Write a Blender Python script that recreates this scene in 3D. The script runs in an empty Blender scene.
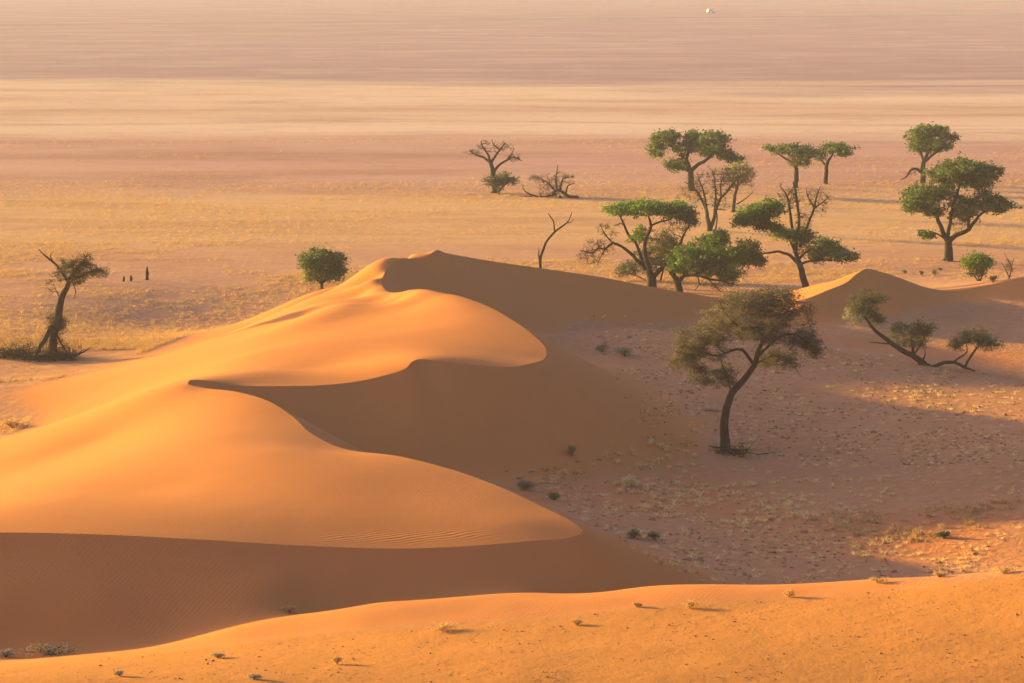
import bpy, bmesh, math, random
import numpy as np
from mathutils import Vector
from mathutils.geometry import delaunay_2d_cdt

rng = np.random.default_rng(11)
random.seed(11)
scene = bpy.context.scene
COL = scene.collection
R = math.radians

# ------------------------------------------------------------------ camera
W_PX, H_PX, F_PX = 1024, 683, 2800.0
CAM_H = 27.0
PITCH = math.atan(381.5 / F_PX)
CP, SP = math.cos(PITCH), math.sin(PITCH)


def ray(px, py):
    u = (np.asarray(px, float) - 512.0) / F_PX
    v = (np.asarray(py, float) - 341.5) / F_PX
    return u, CP - v * SP, -SP - v * CP


def P(px, py, D):
    dx, dy, dz = ray(px, py)
    t = D / dy
    return np.array([dx * t, D, CAM_H + dz * t])


# ------------------------------------------------------------------ small numpy noise
def vnoise(x, y, seed=0):
    x = np.asarray(x, float); y = np.asarray(y, float)
    xi = np.floor(x).astype(np.int64); yi = np.floor(y).astype(np.int64)
    fx = x - xi; fy = y - yi
    fx = fx * fx * (3 - 2 * fx); fy = fy * fy * (3 - 2 * fy)

    def hsh(a, b):
        n = (a * 374761393 + b * 668265263 + seed * 1442695041) & 0xFFFFFFFF
        n = ((n ^ (n >> 13)) * 1274126177) & 0xFFFFFFFF
        return ((n ^ (n >> 16)) & 0xFFFF) / 65535.0
    a = hsh(xi, yi); b = hsh(xi + 1, yi); c = hsh(xi, yi + 1); d = hsh(xi + 1, yi + 1)
    return (a * (1 - fx) + b * fx) * (1 - fy) + (c * (1 - fx) + d * fx) * fy


def fbm(x, y, seed=0, octv=4):
    s = 0; a = 0.5
    for k in range(octv):
        s = s + a * vnoise(x * 2 ** k, y * 2 ** k, seed + k * 17)
        a *= 0.5
    return s / (1 - 0.5 ** octv)


def smooth(a, b, t):
    t = np.clip((np.asarray(t, float) - a) / (b - a), 0, 1)
    return t * t * (3 - 2 * t)


# ------------------------------------------------------------------ terrain control
# the one sinuous crest, from the right-hand dune round the peak down to the near slope
CREST = [(1500, 300, 224), (1300, 284, 221), (1100, 268, 219), (1024, 277, 217), (985, 286, 216), (950, 291, 214.5),
         (925, 287, 213.5), (900, 278, 212.5), (880, 271.5, 212), (867, 268.5, 211.8), (858, 273, 211), (847, 282, 209), (828, 290, 206.8), (803, 299.5, 205.2),
         (785, 303, 205.8), (765, 303.5, 207), (740, 301, 208), (700, 295, 208.5), (655, 287.5, 207), (600, 277, 205.5), (550, 269.5, 205),
         (500, 262.5, 203.5), (465, 257, 201.5), (446, 253, 200.5), (437, 250, 199.5), (428, 255, 198.5), (416, 258.5, 198), (404, 258, 197),
         (391, 265, 194.5), (383.5, 275, 191.5), (382, 285, 188.5), (388, 291.5, 186), (400, 293.5, 183.5), (430, 292, 180),
         (455, 295, 176.5), (485, 305, 172), (512, 320, 166.5), (533, 335, 161.5), (546, 350, 157), (545, 358, 154.8),
         (532, 363, 152.2), (510, 367, 150.5), (480, 365.5, 149.8), (440, 361, 149.4), (418, 359.3, 149.4), (411, 362, 149.0), (407.5, 367, 148.5),
         (399, 371.5, 148.2), (386, 375, 147.9), (365, 380, 147.5), (330, 384.5, 146.8), (280, 386, 146),
         (230, 384.5, 145.5), (203, 380, 145.3), (190, 380, 145.2), (188, 384, 144.6), (200, 387, 144), (235, 391.5, 141.8), (268, 401, 138.8), (292, 416, 135.6),
         (312, 434, 131.6), (345, 449, 128.2), (400, 456.5, 125), (450, 469, 122.2), (500, 487, 118.9), (545, 508, 115.5),
         (575, 524, 112.9), (583, 531, 112), (572, 537, 111.1), (530, 541, 110.2), (470, 546, 109.3), (400, 548.5, 108.8),
         (300, 545.5, 108.5), (200, 539.5, 108.4), (100, 534.5, 108.6), (0, 532.5, 108.8), (-100, 535, 108.6),
         (-220, 552, 108.6), (-350, 590, 108.8), (-500, 640, 109)]


def catmull(pts, step=0.3):
    pts = np.asarray(pts, float)
    out = []
    n = len(pts)
    for i in range(n - 1):
        p0 = pts[max(i - 1, 0)]; p1 = pts[i]; p2 = pts[i + 1]; p3 = pts[min(i + 2, n - 1)]
        L = np.linalg.norm(p2[:2] - p1[:2])
        k = max(1, int(round(L / step)))
        # centripetal-ish tangents
        d0 = max(np.linalg.norm(p1 - p0), 1e-3); d1 = max(np.linalg.norm(p2 - p1), 1e-3); d2 = max(np.linalg.norm(p3 - p2), 1e-3)
        m1 = ((p2 - p1) / d1 * d0 + (p1 - p0) / d0 * d1) / (d0 + d1) * d1
        m2 = ((p3 - p2) / d2 * d1 + (p2 - p1) / d1 * d2) / (d1 + d2) * d1
        for j in range(k):
            t = j / k
            out.append((2 * t**3 - 3 * t**2 + 1) * p1 + (t**3 - 2 * t**2 + t) * m1 + (-2 * t**3 + 3 * t**2) * p2 + (t**3 - t**2) * m2)
    out.append(pts[-1])
    return np.array(out)


crest3 = catmull([P(*c) for c in CREST], 0.3)
cx_, cy_ = crest3[:, 0], crest3[:, 1]
tan_ = np.gradient(crest3[:, :2], axis=0)
tan_ /= np.linalg.norm(tan_, axis=1)[:, None] + 1e-9
# walking right -> left along the crest the shaded side is on the LEFT hand when heading away ... (y-, towards camera)
nrm_ = np.stack([-tan_[:, 1], tan_[:, 0]], 1)     # left-hand normal


def min_d(x, y, step=2):
    c = crest3[::step]
    res = np.empty(len(x)); idx = np.empty(len(x), int)
    for s in range(0, len(x), 4000):
        dx = x[s:s + 4000, None] - c[None, :, 0]; dy = y[s:s + 4000, None] - c[None, :, 1]
        q = dx * dx + dy * dy
        k = q.argmin(1); idx[s:s + 4000] = k * step
        res[s:s + 4000] = np.sqrt(q[np.arange(len(k)), k])
    return res, idx


poly = np.concatenate([crest3[:, :2], [[-4000, 109], [-4000, -4000], [4000, -4000], [4000, 224]]])


def in_poly(x, y, pl):
    x = np.asarray(x, float); y = np.asarray(y, float)
    ins = np.zeros(x.shape, bool)
    x1, y1 = pl[:, 0], pl[:, 1]; x2, y2 = np.roll(x1, -1), np.roll(y1, -1)
    for s in range(0, len(x), 4000):
        X = x[s:s + 4000, None]; Y = y[s:s + 4000, None]
        c = (y1 > Y) != (y2 > Y)
        with np.errstate(divide='ignore', invalid='ignore'):
            xi = (x2 - x1) * (Y - y1) / (y2 - y1) + x1
        ins[s:s + 4000] = (np.sum(c & (X < xi), 1) % 2) == 1
    return ins


def shaded_side(x, y):
    return in_poly(np.atleast_1d(x), np.atleast_1d(y), poly)


class TPS:
    def __init__(self, pts, reg=1e-4):
        p = np.asarray(pts, float)
        self.c = p[:, :2] / 50.0
        n = len(p)
        A = np.zeros((n + 3, n + 3))
        A[:n, :n] = self.phi(self.c, self.c) + np.eye(n) * reg
        A[:n, n] = 1; A[:n, n + 1:] = self.c
        A[n:, :n] = A[:n, n:].T
        b = np.zeros(n + 3); b[:n] = p[:, 2]
        self.w = np.linalg.solve(A, b)

    @staticmethod
    def phi(a, b):
        q = ((a[:, None, :] - b[None, :, :]) ** 2).sum(2)
        return 0.5 * q * np.log(q + 1e-12)

    def __call__(self, x, y):
        q = np.stack([np.asarray(x, float), np.asarray(y, float)], 1) / 50.0
        out = np.empty(len(q)); n = len(self.c)
        for s in range(0, len(q), 8000):
            k = q[s:s + 8000]
            out[s:s + 8000] = self.phi(k, self.c) @ self.w[:n] + self.w[n] + k @ self.w[n + 1:]
        return out


def xy(px, D, h):            # plan point on image column px at depth D with height h
    u = (px - 512) / F_PX
    v = (0)
    # column position only depends weakly on height; use exact ray for that height
    # solve py from D,h
    dzdy = (h - CAM_H) / D
    # (-SP - v CP)/(CP - v SP) = dzdy
    v = (-SP - dzdy * CP) / (CP - dzdy * SP)
    t = D / (CP - v * SP)
    return (u * t, D, h)


def im(px, py, D):
    return tuple(P(px, py, D))


# crest samples used by both fits
cs = crest3[::4]
shared = [tuple(c) for c in cs]
for X in np.arange(-48, -150, -9):
    shared.append((X, 109, 0.0))
for X in np.arange(88, 150, 9):
    shared.append((X, 224, 0.0))

# ---- lit windward surface
Wp = list(shared)
brow = [(405, 256.5, 200), (380, 265, 197.5), (350, 279, 194.5), (315, 296, 191.5), (280, 312, 188.5), (240, 329, 185), (200, 345, 181.5), (150, 362, 177.5),
        (100, 378, 173.5)]
Wp += [im(*b) for b in brow]
for (px, py, D), f in zip(brow[1:], [0.62, .55, .5, .45, .45, .4, .4, .3]):
    x, d, h = im(px, py, D)
    Wp.append((x - 1.5, d + 8, h * f)); Wp.append((x - 3.5, d + 20, 0.0))
# windward interior
Wp += [im(340, 320, 174), im(250, 355, 161), im(300, 345, 162), im(130, 400, 157), im(60, 425, 157), xy(0, 156, 0.25), xy(30, 164, .12),
       im(100, 440, 139.5), im(40, 450, 140), im(200, 440, 130.5), xy(250, 120.6, 4.6), im(150, 490, 120), im(40, 500, 117.5), xy(350, 115.2, 4.45), xy(280, 126, 4.82), xy(400, 117.5, 4.5),
       xy(450, 114.2, 4.33), xy(520, 112.5, 4.18), im(400, 325, 168.2), im(450, 325, 165.2), xy(420, 155, 5.4), xy(455, 155, 5.36), xy(500, 156, 5.2), xy(440, 160, 5.36), im(330, 365, 153.5), im(250, 372, 150.5),
       im(400, 300, 179.5), im(383, 300, 181.5), im(420, 303, 176), xy(371, 191.5, 4.95), xy(364, 188, 4.65), xy(355, 185.5, 4.5), xy(374, 185, 4.95), im(425, 264, 204), im(440, 260, 205), im(400, 268, 205.5), im(421, 254.5, 199.6), im(412, 257.5, 200), im(429, 254.5, 200.6), im(437, 252.5, 201.6), im(418, 260, 202),
       im(300, 317, 180), im(260, 333, 176), im(330, 300, 184), im(345, 304, 179), im(220, 349, 172), im(285, 328, 174), im(320, 315, 176)]
for X, D in [(-38, 152), (-38, 165), (-50, 140), (-55, 128), (-60, 118), (-55, 155), (-45, 180), (-32, 195), (-70, 170), (-70, 140), (-75, 120), (-90, 150)]:
    Wp.append((X, D, 0.0))
Wp += [xy(-60, 142, 1.1), xy(-120, 130, 1.3), xy(-200, 120, 1.8)]
for px, f in [(1100, .3), (1024, .3), (950, .3), (900, .3), (868, .28), (700, .2), (600, .2), (520, .2), (470, .22)]:
    k = np.argmin(abs(512 + cx_[:len(cx_) // 2] / cy_[:len(cy_) // 2] * F_PX - px))
    x, d, h = crest3[k]
    Wp.append((x - 2, d + 7, h * .5)); Wp.append((x - 4, d + 16, h * f * .3)); Wp.append((x - 6, d + 26, 0.0))
Wp += [im(838, 280, 213.5), im(820, 286, 212), im(798, 293, 211), im(770, 299, 213.5), xy(800, 223, .2), xy(760, 224, .15), xy(830, 224, .4), xy(740, 218, .6)]
for X in range(-95, 96, 19):
    for D in (250, 275, 300, 330):
        Wp.append((X, D, 0.0))
for D in (225, 235, 205):
    for X in (-90, -70, -50, -35):
        Wp.append((X, D, 0.0))

# ---- shaded side
Sp = [q for q in shared if abs(q[0]) > 47]
for X, D, h in [(-4, 188, 1.7), (2, 196, 1.6), (9, 199, 1.2), (-12, 178, 1.8), (-20, 160, 2), (-10, 150, 1.6), (0, 168, 1.5), (-20, 135, 1.6), (0, 122, 1.3), (-30, 108.8, 2.2), (-10, 110, 2.0)]:
    Sp.append((X, D, h * .55 if D > 118 else h * .9))
# steepness of the slip face below each stretch of crest
px_c = 512 + cx_ / cy_ * F_PX
SLC = np.where(cy_ < 116.5, math.tan(R(24)), math.tan(R(30)))
SLC = np.where((cy_ > 195) & (px_c > 445), math.tan(R(27)), SLC)
SLC = np.where((cy_ > 195) & (px_c > 780), math.tan(R(25)), SLC)
SLC = np.convolve(np.pad(SLC, 10, mode='edge'), np.ones(21) / 21, 'valid')


def slip(x, y):
    """sand at its angle of repose below the crest"""
    out = np.empty(len(x))
    for s in range(0, len(x), 3000):
        d = np.hypot(x[s:s + 3000, None] - cx_[None], y[s:s + 3000, None] - cy_[None])
        out[s:s + 3000] = (crest3[None, :, 2] - d * SLC[None]).max(1)
    return out


# basin floor
Sp += [xy(470, 150.5, .35), xy(400, 148, .4), xy(330, 143, .5), xy(285, 144.2, 1.2), xy(540, 153, .3), xy(600, 157, .35), xy(640, 165, .5), xy(560, 146, .3),
       xy(600, 140, .2), xy(640, 130, .3), xy(560, 132, .5), xy(500, 137, .5), xy(440, 140, .5), xy(700, 127, .2), xy(690, 119, .4),
       xy(727, 152, .25), xy(727, 143, .1), xy(800, 150, .15), xy(800, 135, .15), xy(900, 142, .4), xy(1000, 145, 1.0), xy(1000, 133, .6), xy(900, 130, .3),
       xy(800, 122, .2), xy(900, 118, .4), xy(1024, 120, .8), xy(1100, 140, 1.2), xy(1100, 125, 1.0), xy(1250, 140, 1.0), xy(1250, 120, 1.4),
       xy(700, 165, .75), xy(800, 165, .7), xy(900, 160, .6), xy(1000, 160, .8), xy(1100, 165, .8),
       # low mound behind the leaning tree and the trough beyond it
       im(620, 327, 194), im(680, 333, 190), im(720, 339, 187.5), im(790, 345, 187), im(860, 352, 187.5), im(940, 366, 183.5), im(1024, 379, 179.8), im(1150, 385, 177.5),
       xy(660, 202, .8), xy(720, 200, .35), xy(800, 200, .3), xy(900, 196, .05), xy(1000, 192, .0), xy(1100, 192, .1), xy(620, 203, 1.3), xy(560, 199, 1.4),
       xy(500, 192, 1.5), xy(460, 190, 1.7), xy(600, 185, 1.2), xy(590, 175, .9),
       xy(740, 210, .3), xy(800, 209, .5), xy(860, 200.5, .7), xy(950, 206.5, .5), xy(1024, 207, .6), xy(1100, 208, .7), xy(1300, 200, .6), xy(1300, 170, .8)]
# valley before the near slope and the lit rise the viewer stands on
Sp += [im(0, 603, 104.0), im(100, 606, 104), im(200, 600, 105), im(300, 592, 105.8), xy(560, 107, 1.2), xy(620, 109, .9),
       im(0, 645, 101.8), im(80, 646, 101.5), im(160, 636, 102.5), xy(300, 106, 1.9)]
BROW2 = [(0, 661, 98), (80, 655, 98), (160, 646, 98.5), (230, 630, 99.5), (300, 617, 100.5), (370, 607, 101), (450, 600, 101.5), (540, 595, 102), (640, 590.5, 102), (760, 588, 101.5), (880, 582, 101), (1024, 572, 100), (1200, 560, 99)]
Sp += [im(*b) for b in BROW2]
for (px, py, D) in BROW2:
    x, d, h = im(px, py, D)
    if px > 250:
        Sp.append((x, d + 2.0, h - .35)); Sp.append((x, d + 5.0, h - 1.4))
        Sp.append((x, d - 3.0, h + .12))
    if px > 600:
        Sp.append((x, d + 11, max(0.5, h - 3.2)))
for px in (0, 250, 512, 760, 1024, 1250):
    k = px / 1024
    Sp += [im(px, 683 - 3 * k, 86 - 1 * k), im(px, 700, 83), xy(px, 66, 8.6 + 1.0 * k), xy(px, 50, 11.4 + k), xy(px, 33, 14.8), ((px - 512) * .1, 15, 20), ((px - 512) * .1, 0, 25.1), ((px - 512) * .1, -25, 27)]
for X in (-110, -85, -60, 60, 85, 110):
    for D, h in ((90, 4.0), (66, 8), (40, 13), (15, 20), (-20, 26)):
        Sp.append((X, D, h * (1 if abs(X) < 80 else .8)))
Sp += [(-50, 101, 1.3), (-42, 103, 1.6), (-30, 103, 2.2), (50, 105, 3.2), (70, 105, 2.8), (60, 118, 1.4), (60, 150, .8), (75, 175, .6), (95, 130, .5), (95, 190, .2), (75, 205, .4)]


def dedupe(pts, eps=0.25):
    out = []
    for p in pts:
        if all((p[0] - q[0]) ** 2 + (p[1] - q[1]) ** 2 > eps * eps for q in out):
            out.append(p)
    return out


tW = TPS(dedupe(Wp)); tS = TPS(dedupe(Sp))


def smax(a, b, k):
    h = np.clip(.5 + .5 * (a - b) / k, 0, 1)
    return b * (1 - h) + a * h + k * h * (1 - h)


_fc = tS(cx_, cy_)
c_off = crest3[:, 2] - smax(crest3[:, 2], _fc, 1.1)


def shade_h(x, y):
    f = tS(x, y)
    near = (abs(x) < 95) & (y > 88) & (y < 240)
    if near.any():
        X, Y = x[near], y[near]
        d, i = min_d(X, Y, 1)
        f[near] = smax(slip(X, Y), f[near], 1.1) + c_off[i] * np.exp(-(d / 1.6) ** 2)
    return f



def undul(x, y):
    return np.where(y > 240, .35, 1.0) * 0.22 * (fbm(x * .09, y * .09, 3, 3) - .5) + 0.06 * (fbm(x * .45, y * .45, 9, 2) - .5)


def height(x, y, side=None):
    x = np.atleast_1d(np.asarray(x, float)); y = np.atleast_1d(np.asarray(y, float))
    if side is None: side = shaded_side(x, y)
    inside = (abs(x) < 160) & (y < 340)
    h = np.zeros(len(x))
    a = inside & side; b = inside & ~side
    if a.any(): h[a] = shade_h(x[a], y[a])
    if b.any(): h[b] = tW(x[b], y[b])
    m = (1 - smooth(100, 155, abs(x))) * (1 - smooth(295, 335, y))
    h = h * m
    # keep the open plain flat but never dipping
    dd = np.full(len(x), 50.0)
    near = (abs(x) < 90) & (y > 95) & (y < 240)
    if near.any(): dd[near], _ = min_d(x[near], y[near], 3)
    k = smooth(0.5, 9, dd)
    u = undul(x, y) * k
    if b.any(): u = np.where(b, u * .3, u)
    return np.where(y < 600, h + u, h + u * .3)


def hit(px, py):
    """first point where the line of sight through a pixel meets the ground"""
    dx, dy, dz = ray(px, py)
    D = np.concatenate([np.arange(70, 260, .4), np.geomspace(260, 4000, 500)])
    t = D / dy
    X = dx * t; Z = CAM_H + dz * t
    g = height(X, D)
    k = np.argmax(Z < g)
    if k == 0: return None
    f = (Z[k - 1] - g[k - 1]) / ((Z[k - 1] - g[k - 1]) - (Z[k] - g[k]) + 1e-9)
    d = D[k - 1] + f * (D[k] - D[k - 1])
    return np.array([dx * d / dy, d, float(height(dx * d / dy, d)[0])])
# ------------------------------------------------------------------ look of the place
SUN_AZ, SUN_EL, SUN_E, SUN_C = 31, 7.2, 4.5, (1.0, .785, .085)
SKY_S, SKY_AIR, SKY_DUST = 0.112, .6, 3.0
EXPO = 1.82
HAZE, HAZE_C = .00018, (.75, .68, 1.0)
DUNE_A, DUNE_B, DUNE_C = (.61, .195, .060), (.57, .178, .053), (.63, .208, .066)
BAS_A, BAS_B, BAS_D, BAS_R = (.50, .195, .092), (.56, .23, .115), (.37, .135, .062), (.56, .18, .072)
FG_A, FG_B, FG_D = (.56, .20, .052), (.53, .185, .046), (.44, .145, .036)
PL_SOIL, PL_GOLD, PL_PINK, PL_STRAW, PL_TAN = (.56, .24, .145), (.66, .325, .15), (.52, .24, .20), (.74, .45, .34), (.60, .32, .23)
PL_MAUVE, PL_MAUVE2, PL_DARK = (.36, .19, .21), (.40, .215, .24), (.35, .14, .095)
PL_NEAR = (.52, .20, .09)
# ------------------------------------------------------------------ node helper
class NT:
    def __init__(self, name):
        m = bpy.data.materials.new(name); m.use_nodes = True
        self.m = m; self.t = m.node_tree; self.t.nodes.clear()
        self.out = self.n('ShaderNodeOutputMaterial')

    def n(self, kind, **kw):
        nd = self.t.nodes.new(kind)
        for k, v in kw.items(): setattr(nd, k, v)
        return nd

    def l(self, a, b):
        self.t.links.new(a, b)

    def val(self, sock, v):
        if hasattr(v, 'is_linked') or isinstance(v, bpy.types.NodeSocket): self.l(v, sock)
        else: sock.default_value = v

    def math(self, op, a, b=0.0, clamp=False):
        nd = self.n('ShaderNodeMath', operation=op); nd.use_clamp = clamp
        self.val(nd.inputs[0], a); self.val(nd.inputs[1], b)
        return nd.outputs[0]

    def mix(self, f, a, b, blend='MIX'):
        nd = self.n('ShaderNodeMix', data_type='RGBA', blend_type=blend)
        self.val(nd.inputs[0], f)
        for s, v in ((nd.inputs[6], a), (nd.inputs[7], b)):
            if isinstance(v, tuple): s.default_value = (*v, 1) if len(v) == 3 else v
            else: self.l(v, s)
        return nd.outputs[2]

    def noise(self, vec, scale, detail=4, rough=.55, stretch=None, dist=0.0):
        if stretch is not None:
            mp = self.n('ShaderNodeMapping'); mp.inputs['Scale'].default_value = stretch
            self.l(vec, mp.inputs['Vector']); vec = mp.outputs[0]
        nd = self.n('ShaderNodeTexNoise'); self.l(vec, nd.inputs['Vector'])
        nd.inputs['Scale'].default_value = scale; nd.inputs['Detail'].default_value = detail
        nd.inputs['Roughness'].default_value = rough; nd.inputs['Distortion'].default_value = dist
        return nd.outputs['Fac']

    def rng(self, v, a, b, c=0.0, d=1.0):
        nd = self.n('ShaderNodeMapRange'); nd.clamp = True
        self.val(nd.inputs[0], v)
        for i, q in enumerate((a, b, c, d)): nd.inputs[1 + i].default_value = q
        return nd.outputs[0]

    def ramp(self, f, stops):
        nd = self.n('ShaderNodeValToRGB'); cr = nd.color_ramp
        while len(cr.elements) < len(stops): cr.elements.new(.5)
        for e, (p, c) in zip(cr.elements, stops): e.position = p; e.color = (*c, 1)
        self.l(f, nd.inputs[0]); return nd.outputs[0]

    def principled(self, col, rough=.9, normal=None, spec=.15):
        b = self.n('ShaderNodeBsdfPrincipled')
        if isinstance(col, tuple): b.inputs['Base Color'].default_value = (*col, 1)
        else: self.l(col, b.inputs['Base Color'])
        self.val(b.inputs['Roughness'], rough); b.inputs['Specular IOR Level'].default_value = spec
        if normal is not None: self.l(normal, b.inputs['Normal'])
        self.l(b.outputs[0], self.out.inputs['Surface'])
        return b


# ------------------------------------------------------------------ ground mesh
def px_poly(pts):
    """outline on the ground from (px, py) seen points or (X, Y, None) plan points"""
    o = []
    for p in pts:
        if len(p) == 3: o.append((p[0], p[1]))
        else:
            h = hit(*p); o.append((h[0], h[1]))
    return np.array(o)


def sdist(x, y, pl):
    """signed distance to a closed plan polygon, positive inside"""
    d = np.full(len(x), 1e9)
    q = np.roll(pl, -1, 0)
    for a, b in zip(pl, q):
        ab = b - a; L = (ab ** 2).sum() + 1e-9
        t = np.clip(((x - a[0]) * ab[0] + (y - a[1]) * ab[1]) / L, 0, 1)
        d = np.minimum(d, np.hypot(x - a[0] - t * ab[0], y - a[1] - t * ab[1]))
    return np.where(in_poly(x, y, pl), d, -d)


def grid(x0, x1, y0, y1, s):
    a = np.arange(x0, x1 + 1e-6, s); b = np.arange(y0, y1 + 1e-6, s)
    X, Y = np.meshgrid(a, b)
    X = X + (np.arange(len(b)) % 2)[:, None] * s * .5
    return X.ravel(), Y.ravel()


CORE = (-50, 50, 78, 232)
gx, gy = grid(*CORE, .4)
bx, by = grid(-170, 170, -60, 350, 2.5)
k = ~((bx > CORE[0] - 1) & (bx < CORE[1] + 1.2) & (by > CORE[2] - 1) & (by < CORE[3] + 1)); bx, by = bx[k], by[k]
cxs, cys = [], []
for i, rad in enumerate(np.geomspace(190, 14000, 60)):
    th = np.linspace(0, 2 * np.pi, 140, endpoint=False) + i * .02
    cxs.append(rad * np.cos(th)); cys.append(150 + rad * np.sin(th))
cxs, cys = np.concatenate(cxs), np.concatenate(cys)
k = ~((abs(cxs) < 173) & (cys > -63) & (cys < 353)); cxs, cys = cxs[k], cys[k]
ax = np.concatenate([gx, bx, cxs]); ay = np.concatenate([gy, by, cys])
near = (abs(ax) < 90) & (ay > 95) & (ay < 240)
dn = np.full(len(ax), 99.0); dn[near], _ = min_d(ax[near], ay[near], 1)
k = dn > .26; ax, ay = ax[k], ay[k]
n0 = len(ax)
pts = [Vector((a, b)) for a, b in zip(ax, ay)] + [Vector((c[0], c[1])) for c in crest3]
eds = [(n0 + i, n0 + i + 1) for i in range(len(crest3) - 1)]
rv, re, rf, ov, oe, of = delaunay_2d_cdt(pts, eds, [], 0, 1e-6)
vx = np.array([v[0] for v in rv]); vy = np.array([v[1] for v in rv])
crest_src = [any(j >= n0 for j in o) for o in ov]
vz = height(vx, vy)
for i, o in enumerate(ov):
    for j in o:
        if j >= n0: vz[i] = crest3[j - n0, 2] * (1 if crest3[j - n0, 2] > 0 else 1)
gm = bpy.data.meshes.new('desert_ground')
gm.from_pydata(np.stack([vx, vy, vz], 1).tolist(), [], [f if True else f for f in rf])
# make faces point up
bmz = bmesh.new(); bmz.from_mesh(gm)
for f in bmz.faces:
    if f.normal.z < 0: f.normal_flip()
    f.smooth = True
cset = set(i for i, c in enumerate(crest_src) if c)
bmz.verts.ensure_lookup_table()
for e in bmz.edges:
    a, b = e.verts
    if a.index in cset and b.index in cset and min(a.co.z, b.co.z) > .9:
        e.smooth = False
bmz.to_mesh(gm); bmz.free()
ground = bpy.data.objects.new('desert_ground', gm); COL.objects.link(ground)
ground['kind'] = 'structure'; ground['label'] = 'orange sand dunes rising from a wide flat pinkish desert plain'

# material zones, laid out on the ground in plan
side = shaded_side(vx, vy)
wob = (fbm(vx * .12, vy * .12, 5, 3) - .5) * 5
lit_poly = np.concatenate([crest3[::6, :2][crest3[::6, 0] < 8.5], [[-60, 109], [-75, 118]],
                           np.array([(-48, 136), (-30.5, 148), (-26, 151), (-23.5, 160), (-29, 166), (-24, 177), (-19.5, 186), (-14, 195), (-8, 207), (0, 216), (8.5, 219)])])
zl = smooth(-1.0, 1.0, sdist(vx, vy, lit_poly) + wob * .12)
zl[~side & (vx > 18) & (vy < 221 + wob * .3) & (vy > 195)] = 1
zl = np.where((~side) & (vx <= 18), smooth(.06, .38, vz + wob * .03), zl)
zl = np.where((~side) & (vx > 18) & (vy < 224) & (vy > 190), 1 - smooth(217, 222, vy + wob * .2), zl)
# slip faces keep the clean sand for as far as they are steep
dcr, ic = min_d(vx, vy, 2)
reach = np.clip(crest3[ic, 2], 0, 6) * 1.75
zs = np.where(side & (vy > 96) & (vx < 80), 1 - smooth(-1.2, 1.8, dcr - reach + wob * .35), 0)
zdune = np.clip(np.maximum(zl * (~side), zs), 0, 1)
hcr = crest3[ic, 2]
zdune = np.where((dcr < .8) & (hcr > .7), 1.0, zdune)
fq = np.array([hit(*q)[:2] for q in ((2, 664), (100, 656), (200, 647), (300, 635), (400, 626), (512, 619), (640, 606), (760, 599), (880, 590), (1015, 577))])
fgl = np.interp(vx, np.concatenate([[-60], fq[:, 0], [60]]), np.concatenate([[fq[0, 1]], fq[:, 1], [fq[-1, 1] + 2]]))
zfg = np.where(side, 1 - smooth(-.8, .8, vy - fgl + wob * .25), 0)
zdune = np.where(side & (vy < 108) & (vy > 90) & (vx < 40), np.maximum(zdune, 1 - smooth(9, 16, vx - (104 - vy))), zdune) * (1 - zfg)
zbas = np.where(side & (vy < 212), np.clip(1 - zdune - zfg, 0, 1), 0)
red1 = sdist(vx, vy, px_poly([(440, 470), (520, 455), (620, 440), (700, 462), (740, 480), (800, 520), (1024, 500), (1024, 560), (860, 560), (760, 530), (640, 510), (560, 500)]))
red2 = sdist(vx, vy, px_poly([(545, 300), (600, 302), (720, 318), (820, 335), (1030, 352), (1030, 372), (940, 358), (850, 347), (720, 332), (620, 322)]))
zred = np.maximum(smooth(-2.5, 2.5, red1 + wob * .5), smooth(-1.5, 2.0, red2 + wob * .3)) * zbas
rip = np.where(~side, smooth(0, 2.5, sdist(vx, vy, px_poly([(240, 545), (330, 548), (440, 547), (530, 541), (560, 534), (470, 524), (330, 528)]))), 0)
rip = np.maximum(rip, np.where(side, .22 * smooth(0, 3, sdist(vx, vy, px_poly([(-40, 585), (150, 600), (260, 625), (150, 650), (-40, 655)]))), 0))


def set_attr(me, name, cols):
    at = me.attributes.new(name, 'FLOAT_COLOR', 'POINT')
    at.data.foreach_set('color', np.asarray(cols, dtype=np.float32).ravel())


set_attr(gm, 'zone', np.stack([zdune, zbas, zfg, np.ones_like(vx)], 1))
set_attr(gm, 'zone_two', np.stack([zred, rip, zs, np.ones_like(vx)], 1))

g = NT('desert_sand')
geo = g.n('ShaderNodeNewGeometry'); pos = geo.outputs['Position']
sep = g.n('ShaderNodeSeparateXYZ'); g.l(pos, sep.inputs[0]); Yc = sep.outputs[1]
a1 = g.n('ShaderNodeAttribute', attribute_name='zone'); s1 = g.n('ShaderNodeSeparateColor'); g.l(a1.outputs['Color'], s1.inputs[0])
a2 = g.n('ShaderNodeAttribute', attribute_name='zone_two'); s2 = g.n('ShaderNodeSeparateColor'); g.l(a2.outputs['Color'], s2.inputs[0])
n_big = g.noise(pos, .02, 4, .6)
n_mid = g.noise(pos, .22, 4, .6)
n_small = g.noise(pos, 1.7, 5, .65)
n_fine = g.noise(pos, 9.0, 4, .7)
n_band = g.noise(pos, 1.0, 6, .6, stretch=(.004, .014, .1), dist=.3)
n_band2 = g.noise(pos, 1.0, 7, .66, stretch=(.016, .05, .1), dist=.4)
# dune sand
dune_c = g.mix(g.rng(n_mid, .3, .7), DUNE_A, DUNE_B)
dune_c = g.mix(g.rng(g.noise(pos, .05, 3), .35, .65, 0, .5), dune_c, DUNE_C)
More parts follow.
